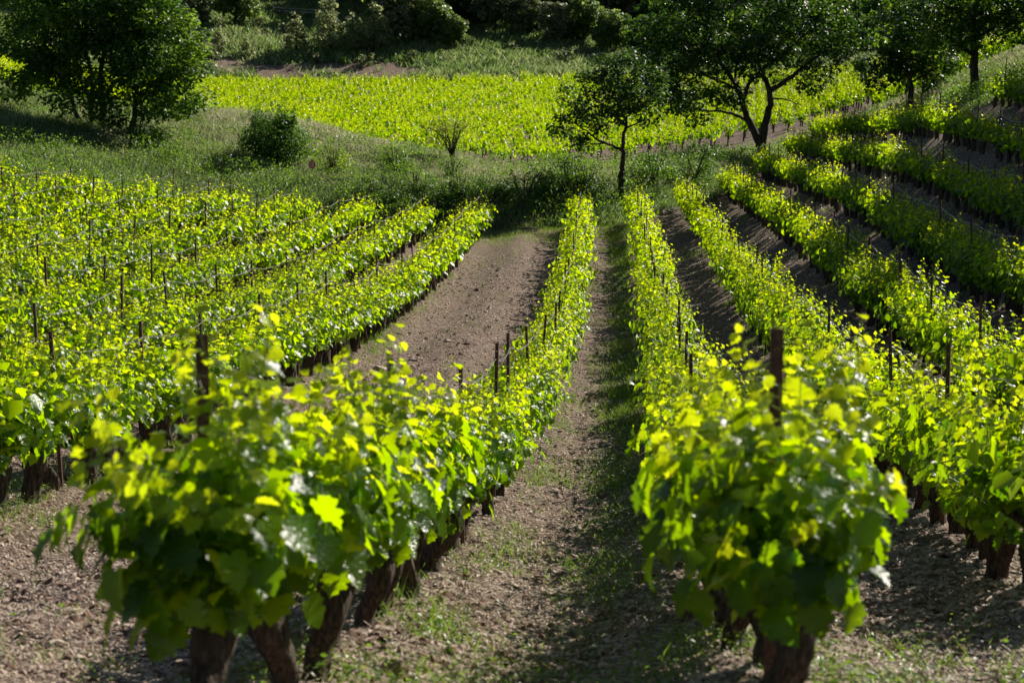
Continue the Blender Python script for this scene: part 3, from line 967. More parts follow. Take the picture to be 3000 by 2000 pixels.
# the forked oak on the end of the bank
oak = build_tree('oak_tree', [
    ([(0, 0, -.3), (0, 0, .5), (.02, 0, 1.0)], .38, .30),
    ([(0, 0, .8), (-.5, .1, 1.7), (-.9, .1, 2.5), (-1.2, .1, 3.4), (-1.35, 0, 3.95), (-1.8, -.2, 4.6), (-2.6, -.4, 5.6), (-3.1, -.6, 7.0), (-3.4, -.6, 8.6)], .24, .05),
    ([(.02, 0, .8), (.2, -.1, 2.0), (.42, -.2, 3.0), (.42, -.2, 4.0), (.05, 0, 4.6), (-.3, .2, 5.6), (0, .3, 7), (.3, .3, 9)], .25, .05),
    ([(-.75, .1, 2.15), (-1.3, .3, 2.45), (-2.2, .6, 2.75), (-3.3, 1, 2.7), (-4.3, 1.2, 2.9)], .11, .03),
    ([(.42, -.2, 3.9), (1.3, -.4, 4.45), (2.0, -.5, 5.1), (3.2, -.8, 6.0), (4.4, -1.0, 6.9)], .16, .04),
    ([(.45, -.2, 3.5), (1.3, -.5, 3.4), (2.1, -.8, 3.15)], .06, .02),
    ([(-1.15, .1, 3.3), (-.8, -.2, 4.4), (.2, -.6, 5.4), (1.3, -1, 6.1), (2.6, -1.2, 7.6)], .13, .04),
    ([(-1.3, 0, 4.0), (-2.4, .4, 4.4), (-3.9, .9, 5.0), (-5.4, 1, 5.6)], .10, .03),
    ([(-1.6, -.1, 4.3), (-1.4, .8, 5.6), (-1.2, 1.6, 7.2)], .10, .03)],
    [(-4.0, .6, 5.2, 3.2, 3.0, 2.6), (-4.6, .8, 7.6, 2.6, 3, 2.6), (-1.0, 0, 8.2, 3.5, 3.4, 3.0), (2.6, -.5, 7.6, 3.4, 3, 2.6),
     (4.0, -.6, 6.0, 2.4, 2.4, 1.5), (-3.8, .8, 3.2, 1.9, 1.6, 1.0), (0, 0, 5.8, 3.4, 2.6, 1.2), (1.9, -.6, 4.6, 1.1, 1.1, .7), (5.2, -.6, 5.2, 1.6, 1.6, 1.0), (-6.0, .6, 4.2, 1.6, 1.6, 1.6), (-2.2, -.6, 4.0, 2.0, 1.3, .9), (-5.0, .8, 2.9, 2.0, 1.3, .8), (3.0, -.6, 4.6, 1.4, 1.2, .6)],
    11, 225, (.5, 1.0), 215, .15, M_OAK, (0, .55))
put(oak, 2230, 450, 115)
tag(oak, 'large dark oak with trunk forked low in two at the end of the grass bank', 'tree')

small = build_tree('small_tree', [
    ([(0, 0, -.3), (.02, 0, .7), (.03, 0, 1.3), (.15, 0, 1.95), (.05, 0, 2.35), (.07, 0, 2.85), (.25, .1, 3.3), (.1, .1, 3.9), (-.3, 0, 4.6), (-.6, 0, 5.4)], .15, .03),
    ([(.03, 0, 2.25), (-.5, -.2, 2.5), (-1.2, -.4, 2.75), (-1.65, -.5, 3.15), (-2.2, -.6, 3.5)], .075, .02),
    ([(-.7, -.2, 2.55), (-1.4, .1, 2.5), (-2.3, .2, 2.75)], .045, .015),
    ([(.22, 0, 3.2), (.8, .2, 3.5), (1.35, .3, 3.6)], .05, .015),
    ([(.15, 0, 3.4), (-.4, .3, 3.9), (-1.2, .5, 4.5)], .06, .02)],
    [(-.6, 0, 4.6, 2.1, 1.6, 1.4), (-1.9, -.2, 3.3, 1.3, 1.2, .8), (.9, .1, 5.0, 1.4, 1.1, 1.0), (-.2, 0, 5.8, 1.6, 1.1, .9)],
    12, 88, (.33, .6), 400, .105, M_OAK, (0, .45), extra=[(0, 0, .15, .42), (.05, 0, .55, .3), (.05, -.05, .9, .26), (.04, 0, 1.2, .22)])
put(small, 1818, 580, 91)
tag(small, 'small leaning tree with ivy on its thin trunk at the bank foot beside the oak', 'tree')

left = build_tree('maple_tree', [
    ([(.1, 0, -.3), (.3, 0, 1.0), (.15, 0, 2.0), (.25, .1, 3.2), (.8, .2, 4.4), (1.0, .2, 6.4)], .2, .05),
    ([(-.3, .3, -.3), (-.4, .3, .9), (-.2, .4, 1.7), (-.4, .5, 3.0), (-.9, .5, 4.8), (-.9, .5, 6.8)], .17, .04),
    ([(-.7, .1, -.3), (-1.0, .1, .8), (-1.4, .1, 1.9), (-1.9, 0, 2.7), (-2.8, 0, 4.0)], .16, .04),
    ([(1.6, -.3, -.3), (1.8, -.3, .6), (1.9, -.4, 1.5), (1.9, -.4, 2.8), (2.3, -.5, 4.4)], .15, .04),
    ([(.2, 0, 1.2), (.9, -.4, 2.0), (1.5, -1, 2.5), (2.6, -1.6, 2.9)], .08, .03),
    ([(1.8, -.3, 1.0), (2.8, -.6, 1.7), (3.8, -.6, 2.0)], .07, .02)],
    [(.2, 0, 5.8, 3.4, 2.8, 2.2), (-2.4, 0, 4.2, 2.4, 2.4, 1.9), (3.0, -.3, 3.6, 2.3, 2.2, 2.0), (2.2, -.4, 5.2, 2.4, 2.2, 1.8),
     (3.6, -.6, 1.5, 1.7, 1.5, 1.0), (0, -1.2, 3.2, 2.6, 1.3, 1.4), (1.8, -1.4, 1.2, 2.0, 1.2, .9), (.0, 0, 7.6, 3.0, 2, 1.3),
     (-3.0, -.4, 2.6, 1.7, 1.5, 1.0), (-.8, -1.2, 1.5, 1.7, 1.0, .7), (-2.8, -.2, 6.0, 1.8, 1.8, 1.4)],
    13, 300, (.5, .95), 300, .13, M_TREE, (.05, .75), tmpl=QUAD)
put(left, 285, 345, 94)
tag(left, 'big dense dark green tree with several stems on the shaded grass mound at upper left', 'tree')

def bank_tree(seed, h, low, w, size=.14, n=70):
    r = np.random.default_rng(seed)
    lean = r.normal(0, .15)
    limbs = [([(0, 0, -.3), (-.05, 0, h * .2), (-.12 + lean, 0, h * .45), (lean, 0, h * .7), (lean * 1.5, 0, h * .95)], .028 * h, .04)]
    for k in range(7):
        z0 = h * (.22 + .09 * k) ; a = r.uniform(0, 2 * pi); L_ = w * r.uniform(.6, .95) * (1 - .06 * k)
        x0 = np.interp(z0, [0, h * .45, h * .95], [0, -.12 + lean, lean * 1.5])
        limbs.append(([(x0, 0, z0), (x0 + cos(a) * L_ * .5, sin(a) * L_ * .5, z0 + L_ * .25), (x0 + cos(a) * L_, sin(a) * L_, z0 + L_ * .45)], .011 * h, .02))
    env = [(0, 0, h * .68, w * .95, w * .95, h * .26), (-w * .45, 0, h * (low + .14), w * .6, w * .6, h * .12), (w * .45, .3, h * (low + .2), w * .5, w * .6, h * .13)]
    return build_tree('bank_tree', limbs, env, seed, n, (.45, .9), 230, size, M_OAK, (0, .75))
t = bank_tree(21, 8.4, .24, 4.4, n=150); put(t, 2853, 288, 92)
tag(t, 'tall dark tree with a straight bare lower trunk on the grassy strip at upper right', 'tree', 'trees along the grassy strip')
for k, (px, py, d, h, lab) in enumerate([
    (2670, 306, 104, 6.2, 'slim tree at the lower left end of the tree line on the grassy strip'),
    (2708, 296, 108, 6.6, 'slim tree second from the left in the tree line on the grassy strip'),
    (2737, 284, 112, 6.4, 'slim thin-trunked tree third from the left in the tree line on the grassy strip')]):
    t = bank_tree(31 + k, h, .17, 2.7, .14, 60); put(t, px, py, d)
    tag(t, lab, 'tree', 'trees along the grassy strip')
# the tree line goes on beyond the picture's right edge and shades the right-hand rows
for k, (X, d, h) in enumerate([(26.5, 82, 10), (24.5, 70, 10), (22.5, 61, 10), (21.5, 54, 9.5), (30, 75, 11), (29, 63, 11)]):
    if k == 0: t = bank_tree(51, 9.5, .12, 4.2, .24, 110); shade0 = t
    else: t = copy_tree(shade0)
    t.location = (X, d, gz(X, d) - .1); t.rotation_euler = (0, 0, k * 1.3); t.scale = (h / 9.5,) * 3
    tag(t, 'large tree of the shading tree line further right, beyond the grassy strip', 'tree', 'trees beyond the right edge')

# shrubs --------------------------------------------------------------
def shrub(name, seed, w, h, n, size, leafm, ager=(0, .5), dens=420, stems=7, rad=None, spiky=0):
    r = np.random.default_rng(seed)
    limbs = []
    for k in range(stems):
        a = r.uniform(0, 2 * pi); q = r.uniform(.2, .8)
        limbs.append(([(r.normal(0, .05), r.normal(0, .05), -.1), (cos(a) * w * .2 * q, sin(a) * w * .2 * q, h * .4), (cos(a) * w * .45 * q, sin(a) * w * .4 * q, h * .85)], .03 + .01 * h, .01))
    ch = []
    for pts, r0, r1 in limbs:
        ch += tube_chunks(smooth_path(pts, 6), np.linspace(r0, r1, 6), 5, 0)
    rad = rad or (.16 * min(w, h), .28 * min(w, h))
    cl = sample_clumps([(0, 0, h * .5, w * .42, w * .4, h * .42), (w * .1, 0, h * .3, w * .4, w * .4, h * .25)], r, n, rad, .6)
    for k in range(spiky):
        a = r.uniform(0, 2 * pi); L_ = r.uniform(.3, .7) * h
        b = np.array([cos(a) * w * .3, sin(a) * w * .3, h * .7])
        for t in np.linspace(0, 1, 5):
            cl.append(np.array([*(b + np.array([cos(a) * .12, sin(a) * .12, .5]) * L_ * t * 1.0), .09 * h * (1.1 - t)]))
    root = empty(name)
    part('stems', make_mesh(name + '_stems', merge(ch)), M_TBARK, root)
    part('foliage', make_mesh(name + '_foliage', [crown_leaves(cl, r, dens, size, LEAF_OVAL if size < .2 else QUAD, ager, .85)], smooth=False), leafm, root)
    return root

s = shrub('round_bush', 61, 3.3, 2.6, 52, .13, M_TREE, (.0, .55), 560, spiky=20); put(s, 808, 478, 84.5)
tag(s, 'round dark green bush about a person tall standing alone on the grass mound', 'bush')
s = shrub('low_shrub', 62, 1.8, 1.25, 18, .10, M_LIME, (0, .5), 900); put(s, 975, 500, 84)
tag(s, 'low light green shrub just right of the small red sign', 'shrub')
s = shrub('low_shrub', 63, 1.6, 1.5, 18, .10, M_TREE, (.3, .8), 900); put(s, 1158, 508, 85)
tag(s, 'low rounded shrub between the red sign and the bare twiggy shrub', 'shrub')
s = shrub('bramble_patch', 64, 2.6, 1.5, 22, .12, M_TREE, (.0, .5), 520); put(s, 405, 425, 86)
tag(s, 'dark tangled bramble below the right edge of the big dense tree', 'bramble')
s = shrub('bramble_patch', 65, 2.2, 1.3, 18, .12, M_OLIVE, (.0, .6), 520); put(s, 330, 440, 85)
tag(s, 'greyish leafy bramble left of the dark tangled bramble under the big tree', 'bramble')
s = shrub('low_shrub', 66, 1.6, 1.0, 14, .10, M_TREE, (0, .3), 900); put(s, 1325, 520, 90)
tag(s, 'dark low shrub on the bank top below the bare twiggy shrub', 'shrub')
for k, (px, py, d, w, h, lab) in enumerate([
    (1215, 560, 84, 2.2, 1.1, 'dark bramble clump on the bank foot above the end of the left vine rows'),
    (1330, 585, 86, 2.2, 1.0, 'dark bramble clump on the bank just left of the end of the wide track'),
    (640, 505, 80, 2.2, .9, 'leafy bramble clump on the left slope right behind the vines'),
    (500, 470, 82, 2.0, .8, 'small bramble clump on the slope under the crown edge of the big tree'),
    (2060, 520, 103, 2.6, 1.4, 'dark bramble clump below the bank between the small tree and the oak'),
    (2150, 462, 112, 2.6, .7, 'flat dark green clump spread at the left of the oak base')]):
    s = shrub('bramble_patch', 70 + k, w, h, 16, .11, M_TREE if k % 2 == 0 else M_WEED, (0, .5), 620); put(s, px, py, d)
    tag(s, lab, 'bramble')

s1 = shrub('bramble_patch', 95, 2.8, 1.7, 24, .12, M_TREE, (0, .6), 520); s2 = shrub('bramble_patch', 96, 2.3, 1.4, 22, .12, M_OAK, (0, .9), 520)
br = np.random.default_rng(97)
for k, px in enumerate([q for q in np.arange(1040, 2080, 62) if not 1740 < q < 1880]):
    src = (s1, s2)[k % 2]
    s = src if k < 2 else copy_tree(src)
    d = float(np.interp(px, [800, 1200, 1500, 1800, 2100], [85, 89, 89, 90.5, 100])) + br.uniform(-.6, .8)
    X = at(px, 600, d); s.location = (X, d, gz(X, d) - .1); s.rotation_euler = (0, 0, br.uniform(0, 6)); q = br.uniform(.75, 1.15); s.scale = (q, q, q)
    tag(s, 'bramble clump of the dark thicket running along the bank foot at the row ends', 'bramble', 'thicket along the bank foot')
# bare twiggy shrub with sparse yellow leaves
r = np.random.default_rng(88); ch = []; cl = []
for k in range(13):
    a = r.uniform(0, 2 * pi); q = r.uniform(.25, 1.15)
    p = smooth_path([(0, 0, -.1), (cos(a) * .25 * q, sin(a) * .25 * q, .7), (cos(a) * .8 * q, sin(a) * .6 * q, 1.5), (cos(a) * 1.35 * q, sin(a) * q, 2.15 - .4 * q)], 12)
    p[1:] += r.normal(0, .03, (11, 3)); ch += tube_chunks(p, np.linspace(.05, .010, 12), 5, 0)
    for m in range(7):
        i = r.integers(4, 11); e = p[i] + norm(r.normal(0, 1, 3) + np.array([cos(a), sin(a), .8])) * r.uniform(.25, .6)
        ch += tube_chunks(smooth_path([p[i], .5 * (p[i] + e) + r.normal(0, .04, 3), e], 5), np.linspace(.014, .006, 5), 3, 0)
        cl.append(np.array([*e, .22]))
root = empty('bare_shrub')
part('stems', make_mesh('bare_stems', merge(ch)), M_TBARK, root)
part('foliage', make_mesh('bare_leaves', [crown_leaves(cl, r, 420, .085, LEAF_OVAL, (.2, .8), .9)], smooth=False), M_LIME, root)
put(root, 1326, 470, 97)
tag(root, 'twiggy nearly bare shrub with sparse yellowish leaves in front of the far vineyard', 'shrub')

# hillside ------------------------------------------------------------
def hill_tree(seed, kind):
    r = np.random.default_rng(seed)
    if kind == 'pine':
        h = 6.5
        limbs = [([(0, 0, -.3), (.1, 0, h * .5), (0, 0, h * .97)], .14, .03)]
        env = [(0, 0, h * .28, 1.9, 1.9, h * .22), (0, 0, h * .5, 1.35, 1.35, h * .22), (0, 0, h * .75, .75, .75, h * .2)]
        return build_tree('pine_tree', limbs, env, seed, 60, (.3, .6), 120, .26, M_PINE, (0, .6), sides=6, flat=.9)
    h = 8.0
    limbs = [([(0, 0, -.3), (.1, 0, h * .3), (.2, 0, h * .6), (0, 0, h * .85)], .22, .05)]
    for k in range(4):
        a = r.uniform(0, 2 * pi); limbs.append(([(.1, 0, h * .25 + k * .5), (cos(a) * 1.2, sin(a) * 1.2, h * .45 + k * .3), (cos(a) * 2.2, sin(a) * 2.2, h * .6 + k * .3)], .1, .03))
    env = [(0, 0, h * .6, 2.8, 2.8, h * .3), (-1.6, 0, h * .4, 1.7, 1.9, h * .22), (1.7, .3, h * .38, 1.7, 1.9, h * .25), (.2, -1.3, h * .3, 1.9, 1.4, h * .2)]
    return build_tree('hill_tree', limbs, env, seed, 75, (.55, 1.1), 95, .33, {'dark': M_TREE, 'grey': M_OLIVE, 'green': M_WOOD}[kind], (0, .5) if kind == 'dark' else (.0, .6), sides=6)
pines = [hill_tree(201, 'pine'), hill_tree(202, 'pine')]
darks = [hill_tree(203, 'dark'), hill_tree(204, 'dark'), hill_tree(205, 'dark')]
greys = [hill_tree(206, 'grey'), hill_tree(207, 'grey')]
greens = [hill_tree(208, 'green'), hill_tree(209, 'green')]
used = set()
def place_proto(pool, idx, px, py, d, h0, h, rz, lab, cat, group):
    p = pool[idx % len(pool)]
    t = p if p.name not in used else copy_tree(p)
    used.add(p.name)
    put(t, px, py, d, rz, h / h0)
    tag(t, lab, cat, group)
    return t
for k, (px, py, d, h, lab) in enumerate([
    (868, 160, 277, 5.6, 'leftmost soft green pine above the bare earth bank'),
    (968, 160, 279, 7.2, 'tallest pine with a narrow top above the bare earth bank'),
    (1035, 168, 278, 5.4, 'low broad pine between the two tallest pines'),
    (1098, 170, 279, 6.6, 'narrow pine at the right end of the small pine group'),
    (640, 165, 274, 3.6, 'small scrubby pine at the left end of the bare earth bank'),
    (722, 170, 274, 2.8, 'very low scrubby pine on the left of the bare earth bank')]):
    place_proto(pines, k, px, py, d, 6.5, h * 1.15, k * 1.1, lab, 'tree', 'pines above the bare earth bank')
hills = [
 (690, 95, 296, 7.5, 0, 'dark rounded evergreen at the top left of the grassy hillside'),
 (560, 110, 290, 6.5, 1, 'bluish dark tree on the hillside just right of the big dense tree'),
 (1180, 150, 285, 8.5, 1, 'grey-green tree right of the pine group on the hillside'),
 (1260, 158, 284, 7.0, 0, 'dark bushy tree at the right of the grey-green tree by the pines'),
 (1330, 165, 283, 4.6, 0, 'short dark tree at the left foot of the grassy knoll'),
 (1130, 130, 290, 8.0, 0, 'dark tree behind the right end of the pine group'),
 (1450, 110, 296, 9.0, 1, 'grey-green rounded tree behind the grassy knoll'),
 (1390, 95, 300, 8.0, 0, 'dark tree on the skyline side of the grassy knoll'),
 (1545, 130, 294, 6.0, 1, 'grey-green tree right of the grassy knoll'),
 (1620, 160, 290, 5.6, 1, 'pale grey-green tree low on the hillside behind the small tree'),
 (1710, 150, 292, 7.0, 0, 'dark tree low on the hillside left of the oak crown'),
 (1790, 170, 288, 6.0, 0, 'dark low tree beside the left edge of the oak crown')]
for k, (px, py, d, h, g, lab) in enumerate(hills):
    pool = greys if g else greens
    h *= 1.15
    place_proto(pool, k, px, py, d, 8.0, h, k * .9, lab, 'tree', 'trees on the far hillside')
# the wood behind them
hr = np.random.default_rng(404)
n = 0
for row, (d, yb) in enumerate([(306, 60), (316, 30), (330, -15), (345, -60)]):
    for px in np.arange(-120, 3120, 118):
        q = px + hr.uniform(-45, 45)
        if row == 0 and (560 < q < 1000): continue
        if row == 1 and (760 < q < 1000): continue
        dd = d + hr.uniform(-5, 5)
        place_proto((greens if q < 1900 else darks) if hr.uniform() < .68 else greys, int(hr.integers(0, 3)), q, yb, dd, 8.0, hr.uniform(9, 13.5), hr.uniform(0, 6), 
                    'tree of the dark wood covering the top of the hill, %s line' % ['front', 'second', 'third', 'rearmost'][row], 'tree', 'trees of the dark wood on the hilltop, %s line' % ['front', 'second', 'third', 'rearmost'][row])
        n += 1
# dark wood coming down on the right behind the oak and the strip of trees
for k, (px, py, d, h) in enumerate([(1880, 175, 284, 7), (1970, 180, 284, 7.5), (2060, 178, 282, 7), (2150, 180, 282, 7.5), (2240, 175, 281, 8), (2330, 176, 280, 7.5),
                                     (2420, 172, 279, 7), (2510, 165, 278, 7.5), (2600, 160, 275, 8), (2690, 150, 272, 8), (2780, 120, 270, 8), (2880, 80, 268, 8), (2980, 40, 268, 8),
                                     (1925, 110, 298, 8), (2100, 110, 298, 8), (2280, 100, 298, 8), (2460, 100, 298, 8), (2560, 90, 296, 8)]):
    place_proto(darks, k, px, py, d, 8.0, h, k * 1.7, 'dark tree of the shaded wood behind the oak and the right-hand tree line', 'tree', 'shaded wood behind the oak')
# small shrubs dotted over the hillside
hs0 = [shrub('hill_shrub', 91, 2.2, 1.5, 14, .26, M_OLIVE, (0, .7), 90), shrub('hill_shrub', 92, 2.0, 1.4, 14, .26, M_TREE, (0, .7), 90)]
spots = [(620, 190, 270), (665, 150, 277), (600, 140, 280), (720, 120, 288), (760, 90, 294), (790, 150, 277), (835, 100, 290), (900, 70, 300), (930, 185, 272), (1010, 185, 272), (1075, 190, 271),
         (1150, 185, 275), (1210, 190, 275), (1290, 185, 278), (1365, 150, 284), (1440, 152, 284), (1500, 165, 282), (1590, 190, 280), (1660, 195, 278), (860, 60, 302), (815, 60, 304), (1260, 60, 306)]
for k, (px, py, d) in enumerate(spots):
    place_proto(hs0, k, px, py, d, 1.0, [1.1, .8, 1.3, .9][k % 4], k * .8, 'low shrub dotted on the open slope between the far vineyard and the wood', 'shrub', 'shrubs on the far slope')

# light fence at the top of the hillside
fr = empty('rail_fence')
fx = [at(px, 30, 303) for px in np.linspace(800, 960, 9)]
fd = [303 - i * .4 for i in range(9)]
x0, d0 = fx[0], fd[0]; z0 = gz(x0, d0)
fr.location = (x0, d0, z0)
tops = []
for X, d in zip(fx, fd):
    p = np.array([(X - x0, d - d0, gz(X, d) - z0 - .2), (X - x0, d - d0, gz(X, d) - z0 + 1.5)])
    part('post', make_mesh('fence_post', tube_chunks(p, .03, 5, 0)), M_WIRE, fr)
    tops.append(p[1])
tops = np.array(tops)
for h in (0.05, .5):
    part('rail', make_mesh('fence_rail', tube_chunks(tops - (0, 0, h), .018, 5, 0)), M_WHITE, fr)
tag(fr, 'thin pale rail fence crossing the grass at the top of the hillside', 'fence')

# ------------------------------------------------------------------ the red sign
sg = empty('warning_sign')
X = put(sg, 915, 535, 83)
sg.location.z += .05
part('pole', make_mesh('sign_pole', tube_chunks(np.array([(0, 0, -.3), (0, 0, 1.02)]), .014, 6, 0)), M_POLE, sg)
n = 28; a = np.arange(n) * 2 * pi / n
R_ = .165; v = []
for y in (-.022, -.018):
    v += [(R_ * cos(t), y, .78 + R_ * 1.12 * sin(t)) for t in a]
v = np.array(v)
v = np.vstack([v, [(0, -.022, .78)], [(0, -.018, .78)]])
side = np.stack([np.arange(n), (np.arange(n) + 1) % n, (np.arange(n) + 1) % n + n, np.arange(n) + n], -1)
fr_ = np.stack([np.arange(n), (np.arange(n) + 1) % n, np.full(n, 2 * n)], -1); bk = np.stack([(np.arange(n) + 1) % n + n, np.arange(n) + n, np.full(n, 2 * n + 1)], -1)
disc = part('sign_disc', make_mesh('sign_disc', [dict(v=v, f=side), dict(v=v, f=np.vstack([fr_, bk]))], smooth=False), M_RED, sg)
bars = []
for (zz, w, h) in ((.88, .085, .015), (.81, .105, .018), (.745, .105, .018), (.68, .075, .015)):
    for (xa, xb_) in ((-w, -w * .2), (w * .05, w * .75 + .01)):
        q = np.array([(xa, -.0255, zz - h), (xb_, -.0255, zz - h), (xb_, -.0255, zz + h), (xa, -.0255, zz + h),
                      (xa, -.0225, zz - h), (xb_, -.0225, zz - h), (xb_, -.0225, zz + h), (xa, -.0225, zz + h)])
        bars.append(dict(v=q, f=np.array([(0, 1, 2, 3), (0, 4, 5, 1), (1, 5, 6, 2), (2, 6, 7, 3), (3, 7, 4, 0)])))
part('lettering', make_mesh('sign_lettering', bars, smooth=False), M_WHITE, sg)
tag(sg, 'small round red sign with pale lettering on a thin pole in the mound grass', 'sign')

# ------------------------------------------------------------------ grass
def blades(n, region, seed, h, w, agef, keep):
    r = np.random.default_rng(seed)
    s = r.uniform(region[0], region[1], n); d = np.sqrt(r.uniform(region[2] ** 2, region[3] ** 2, n))
    X = s * d
    k = keep(X, d, r.uniform(0, 1, n))
    X = X[k]; d = d[k]; n = len(X)
    z = ground(X, d)
    clump = fbm(X / 1.3, d / 1.3, 33, 3)
    hh = h * (.35 + 1.25 * clump) * (.45 + 1.3 * fbm(X / 4.5, d / 4.5, 35, 2)) * r.uniform(.6, 1.3, n)
    az = r.uniform(0, 2 * pi, n)
    tip = np.stack([.6 * np.cos(az) - .12, .6 * np.sin(az), np.ones(n)], -1)
    nr = np.stack([-np.sin(az), np.cos(az), np.zeros(n)], -1) + r.normal(0, .3, (n, 3))
    tv = np.array([(-.5, 0, 0), (.5, 0, 0), (.32, .6, .0), (-.32, .6, .0), (.0, 1, .12)], float)
    R = frames(nr, tip)
    sc = np.stack([w * r.uniform(.6, 1.4, n) * (1 + d / 400), hh, hh], -1)
    pos = np.stack([X, d, z - .02], -1)
    age = np.clip(agef(X, d) + r.normal(0, .13, n), 0, 1)
    rn = r.uniform(0, 1, n)
    a = scatter(tv, np.array([(0, 1, 2, 3)]), pos, R, sc, rn, age)
    b = dict(v=a['v'], f=(np.array([[3, 2, 4]])[None] + (np.arange(n) * 5)[:, None, None]).reshape(-1, 3), rnd=rn, age=age)
    b['v'] = a['v'][b['f']].reshape(-1, 3); b['f'] = np.arange(n * 3).reshape(-1, 3)
    return [a, b]

def bank_age(X, d):
    px = 1500 + F * X / np.maximum(d, 6)
    top = np.clip((d - knot(8, X, d)) / 18, 0, 1)
    face = 1 - sstep(-1, 4, d - knot(8, X, d))  # shade of the bank face put into the grass colour as darker blades
    return .12 + .40 * fbm(X / 3.0, d / 3.0, 37, 3) * (1 - .8 * face) + .34 * top * sstep(480, 700, px) + .35 * sstep(.5, .75, fbm(X / 4, d / 4, 9, 3)) * sstep(450, 700, px)
def bank_keep(X, d, u):
    return (d > knot(7, X, d) - 1.5) & (d < knot(9, X, d) + 8) & (field_near(X, d) < .6)
g1 = blades(480000, (-.29, .29, 66, 125), 1, .30, .024, bank_age, bank_keep)
def under(n, seed, thr, size, hmax, agelo):
    r = np.random.default_rng(seed)
    s = r.uniform(-.29, .29, n); d = r.uniform(66, 125, n); X = s * d
    m = fbm(X / 2.6, d / 2.0, seed, 3); low = 1 - np.clip((d - knot(8, X, d)) / 12, 0, 1)
    k = bank_keep(X, d, 0) & (m + .13 * low > thr)
    X = X[k]; d = d[k]; m = (m + .13 * low)[k]; q = len(X)
    z = ground(X, d) + r.uniform(0, 1, q) ** .7 * hmax * np.clip((m - thr) * 7, .15, 1)
    u = norm(r.normal(0, 1, (q, 3)) + (0, 0, .6))
    return scatter(LEAF_OVAL[0], LEAF_OVAL[1], np.stack([X, d, z], -1), frames(u, norm(r.normal(0, 1, (q, 3)))), r.uniform(.6, 1.3, q) * size, r.uniform(0, 1, q), np.clip(r.uniform(agelo, agelo + .4, q), 0, 1))
uw = [under(340000, 51, .56, .11, .85, 0), under(200000, 57, .60, .09, .55, .4)]
tag(link('bank_undergrowth', make_mesh('bank_undergrowth', merge(uw), smooth=False), M_WEED), 'leafy green undergrowth mixed through the grass of the mound and bank', 'undergrowth', kind='stuff')
tag(link('bank_grass', make_mesh('bank_grass', merge(g1), smooth=False), M_GRASS), 'long rough grass covering the mound and bank between the two vineyards', 'grass', kind='stuff')
g2 = blades(150000, (-.29, .29, 256, 330), 2, .8, .10, lambda X, d: .0 + .45 * fbm(X / 9, d / 9, 10, 2),
            lambda X, d, u: (d > knot(12, X, d) + 1) & (u < np.clip(grassy(X, d), 0.05, 1)))
tag(link('hillside_grass', make_mesh('hillside_grass', merge(g2), smooth=False), M_GRASS), 'rough grass on the hillside behind the far vineyard', 'grass', kind='stuff')

def weed_patch(X, d):
    u = (X - xb(d)) / PITCHROW
    aisle = np.exp(-((u + .36) / .16) ** 2) * sstep(12, 20, d) * (.35 + .65 * sstep(.35, .6, fbm(X / .9, d / 1.8, 12, 3)))
    edge = (.5 * np.exp(-((u + 2.80) / .07) ** 2) + .45 * np.exp(-((u + .80) / .07) ** 2)) * sstep(.45, .6, fbm(X / .6, d / .9, 14, 3))
    mid = .25 * sstep(.58, .7, fbm(X / 1.1, d / 2.2, 21, 3))
    endz = .5 * sstep(-12, 0, d - knot(7, X, d)) * (u < 0)
    nearb = .35 * (1 - sstep(10, 15, d)) * sstep(.5, .62, fbm(X / .5, d / .6, 15, 3))
    bk = .6 * sstep(.50, .62, fbm(X / .6, d / .8, 19, 3)) * (u < -2.9) * (1 - sstep(22, 30, d))
    mid = mid * np.where((u > -2.75) & (u < -1.2), .3, 1)
    return np.clip(aisle + edge + mid + endz + nearb + bk, 0, 1) * (field_near(X, d) > .3)
gw = blades(900000, (-.28, .28, 7, 90), 3, .17, .008, lambda X, d: .15 + .6 * fbm(X / 1.5, d / 1.5, 16, 2), lambda X, d, u: u < weed_patch(X, d) ** 1.2 * .9)
# broad-leaved weeds
r = np.random.default_rng(5)
n = 120000
s = r.uniform(-.28, .28, n); d = np.exp(r.uniform(np.log(7.5), np.log(85), n)); X = s * d
k = r.uniform(0, 1, n) < weed_patch(X, d) * .30
X = X[k]; d = d[k]; z = ground(X, d)
nl = 9
Xr = np.repeat(X, nl); dr = np.repeat(d, nl); zr = np.repeat(z, nl); m = len(Xr)
az = r.uniform(0, 2 * pi, m); rad = r.uniform(0, .09, m)
pos = np.stack([Xr + rad * np.cos(az), dr + rad * np.sin(az), zr + r.uniform(.0, .14, m)], -1)
Rw = frames(np.stack([np.cos(az) * .3, np.sin(az) * .3, np.ones(m)], -1) + r.normal(0, .4, (m, 3)), np.stack([np.cos(az), np.sin(az), .2 * np.ones(m)], -1))
gw.append(scatter(LEAF_OVAL[0], LEAF_OVAL[1], pos, Rw, r.uniform(.018, .05, m), r.uniform(0, 1, m), r.uniform(0, .9, m)))
tag(link('field_weeds', make_mesh('field_weeds', merge(gw), smooth=False), M_WEED), 'low weeds and thin grass growing in patches between the vine rows', 'weeds', kind='stuff')
print('weeds', m)

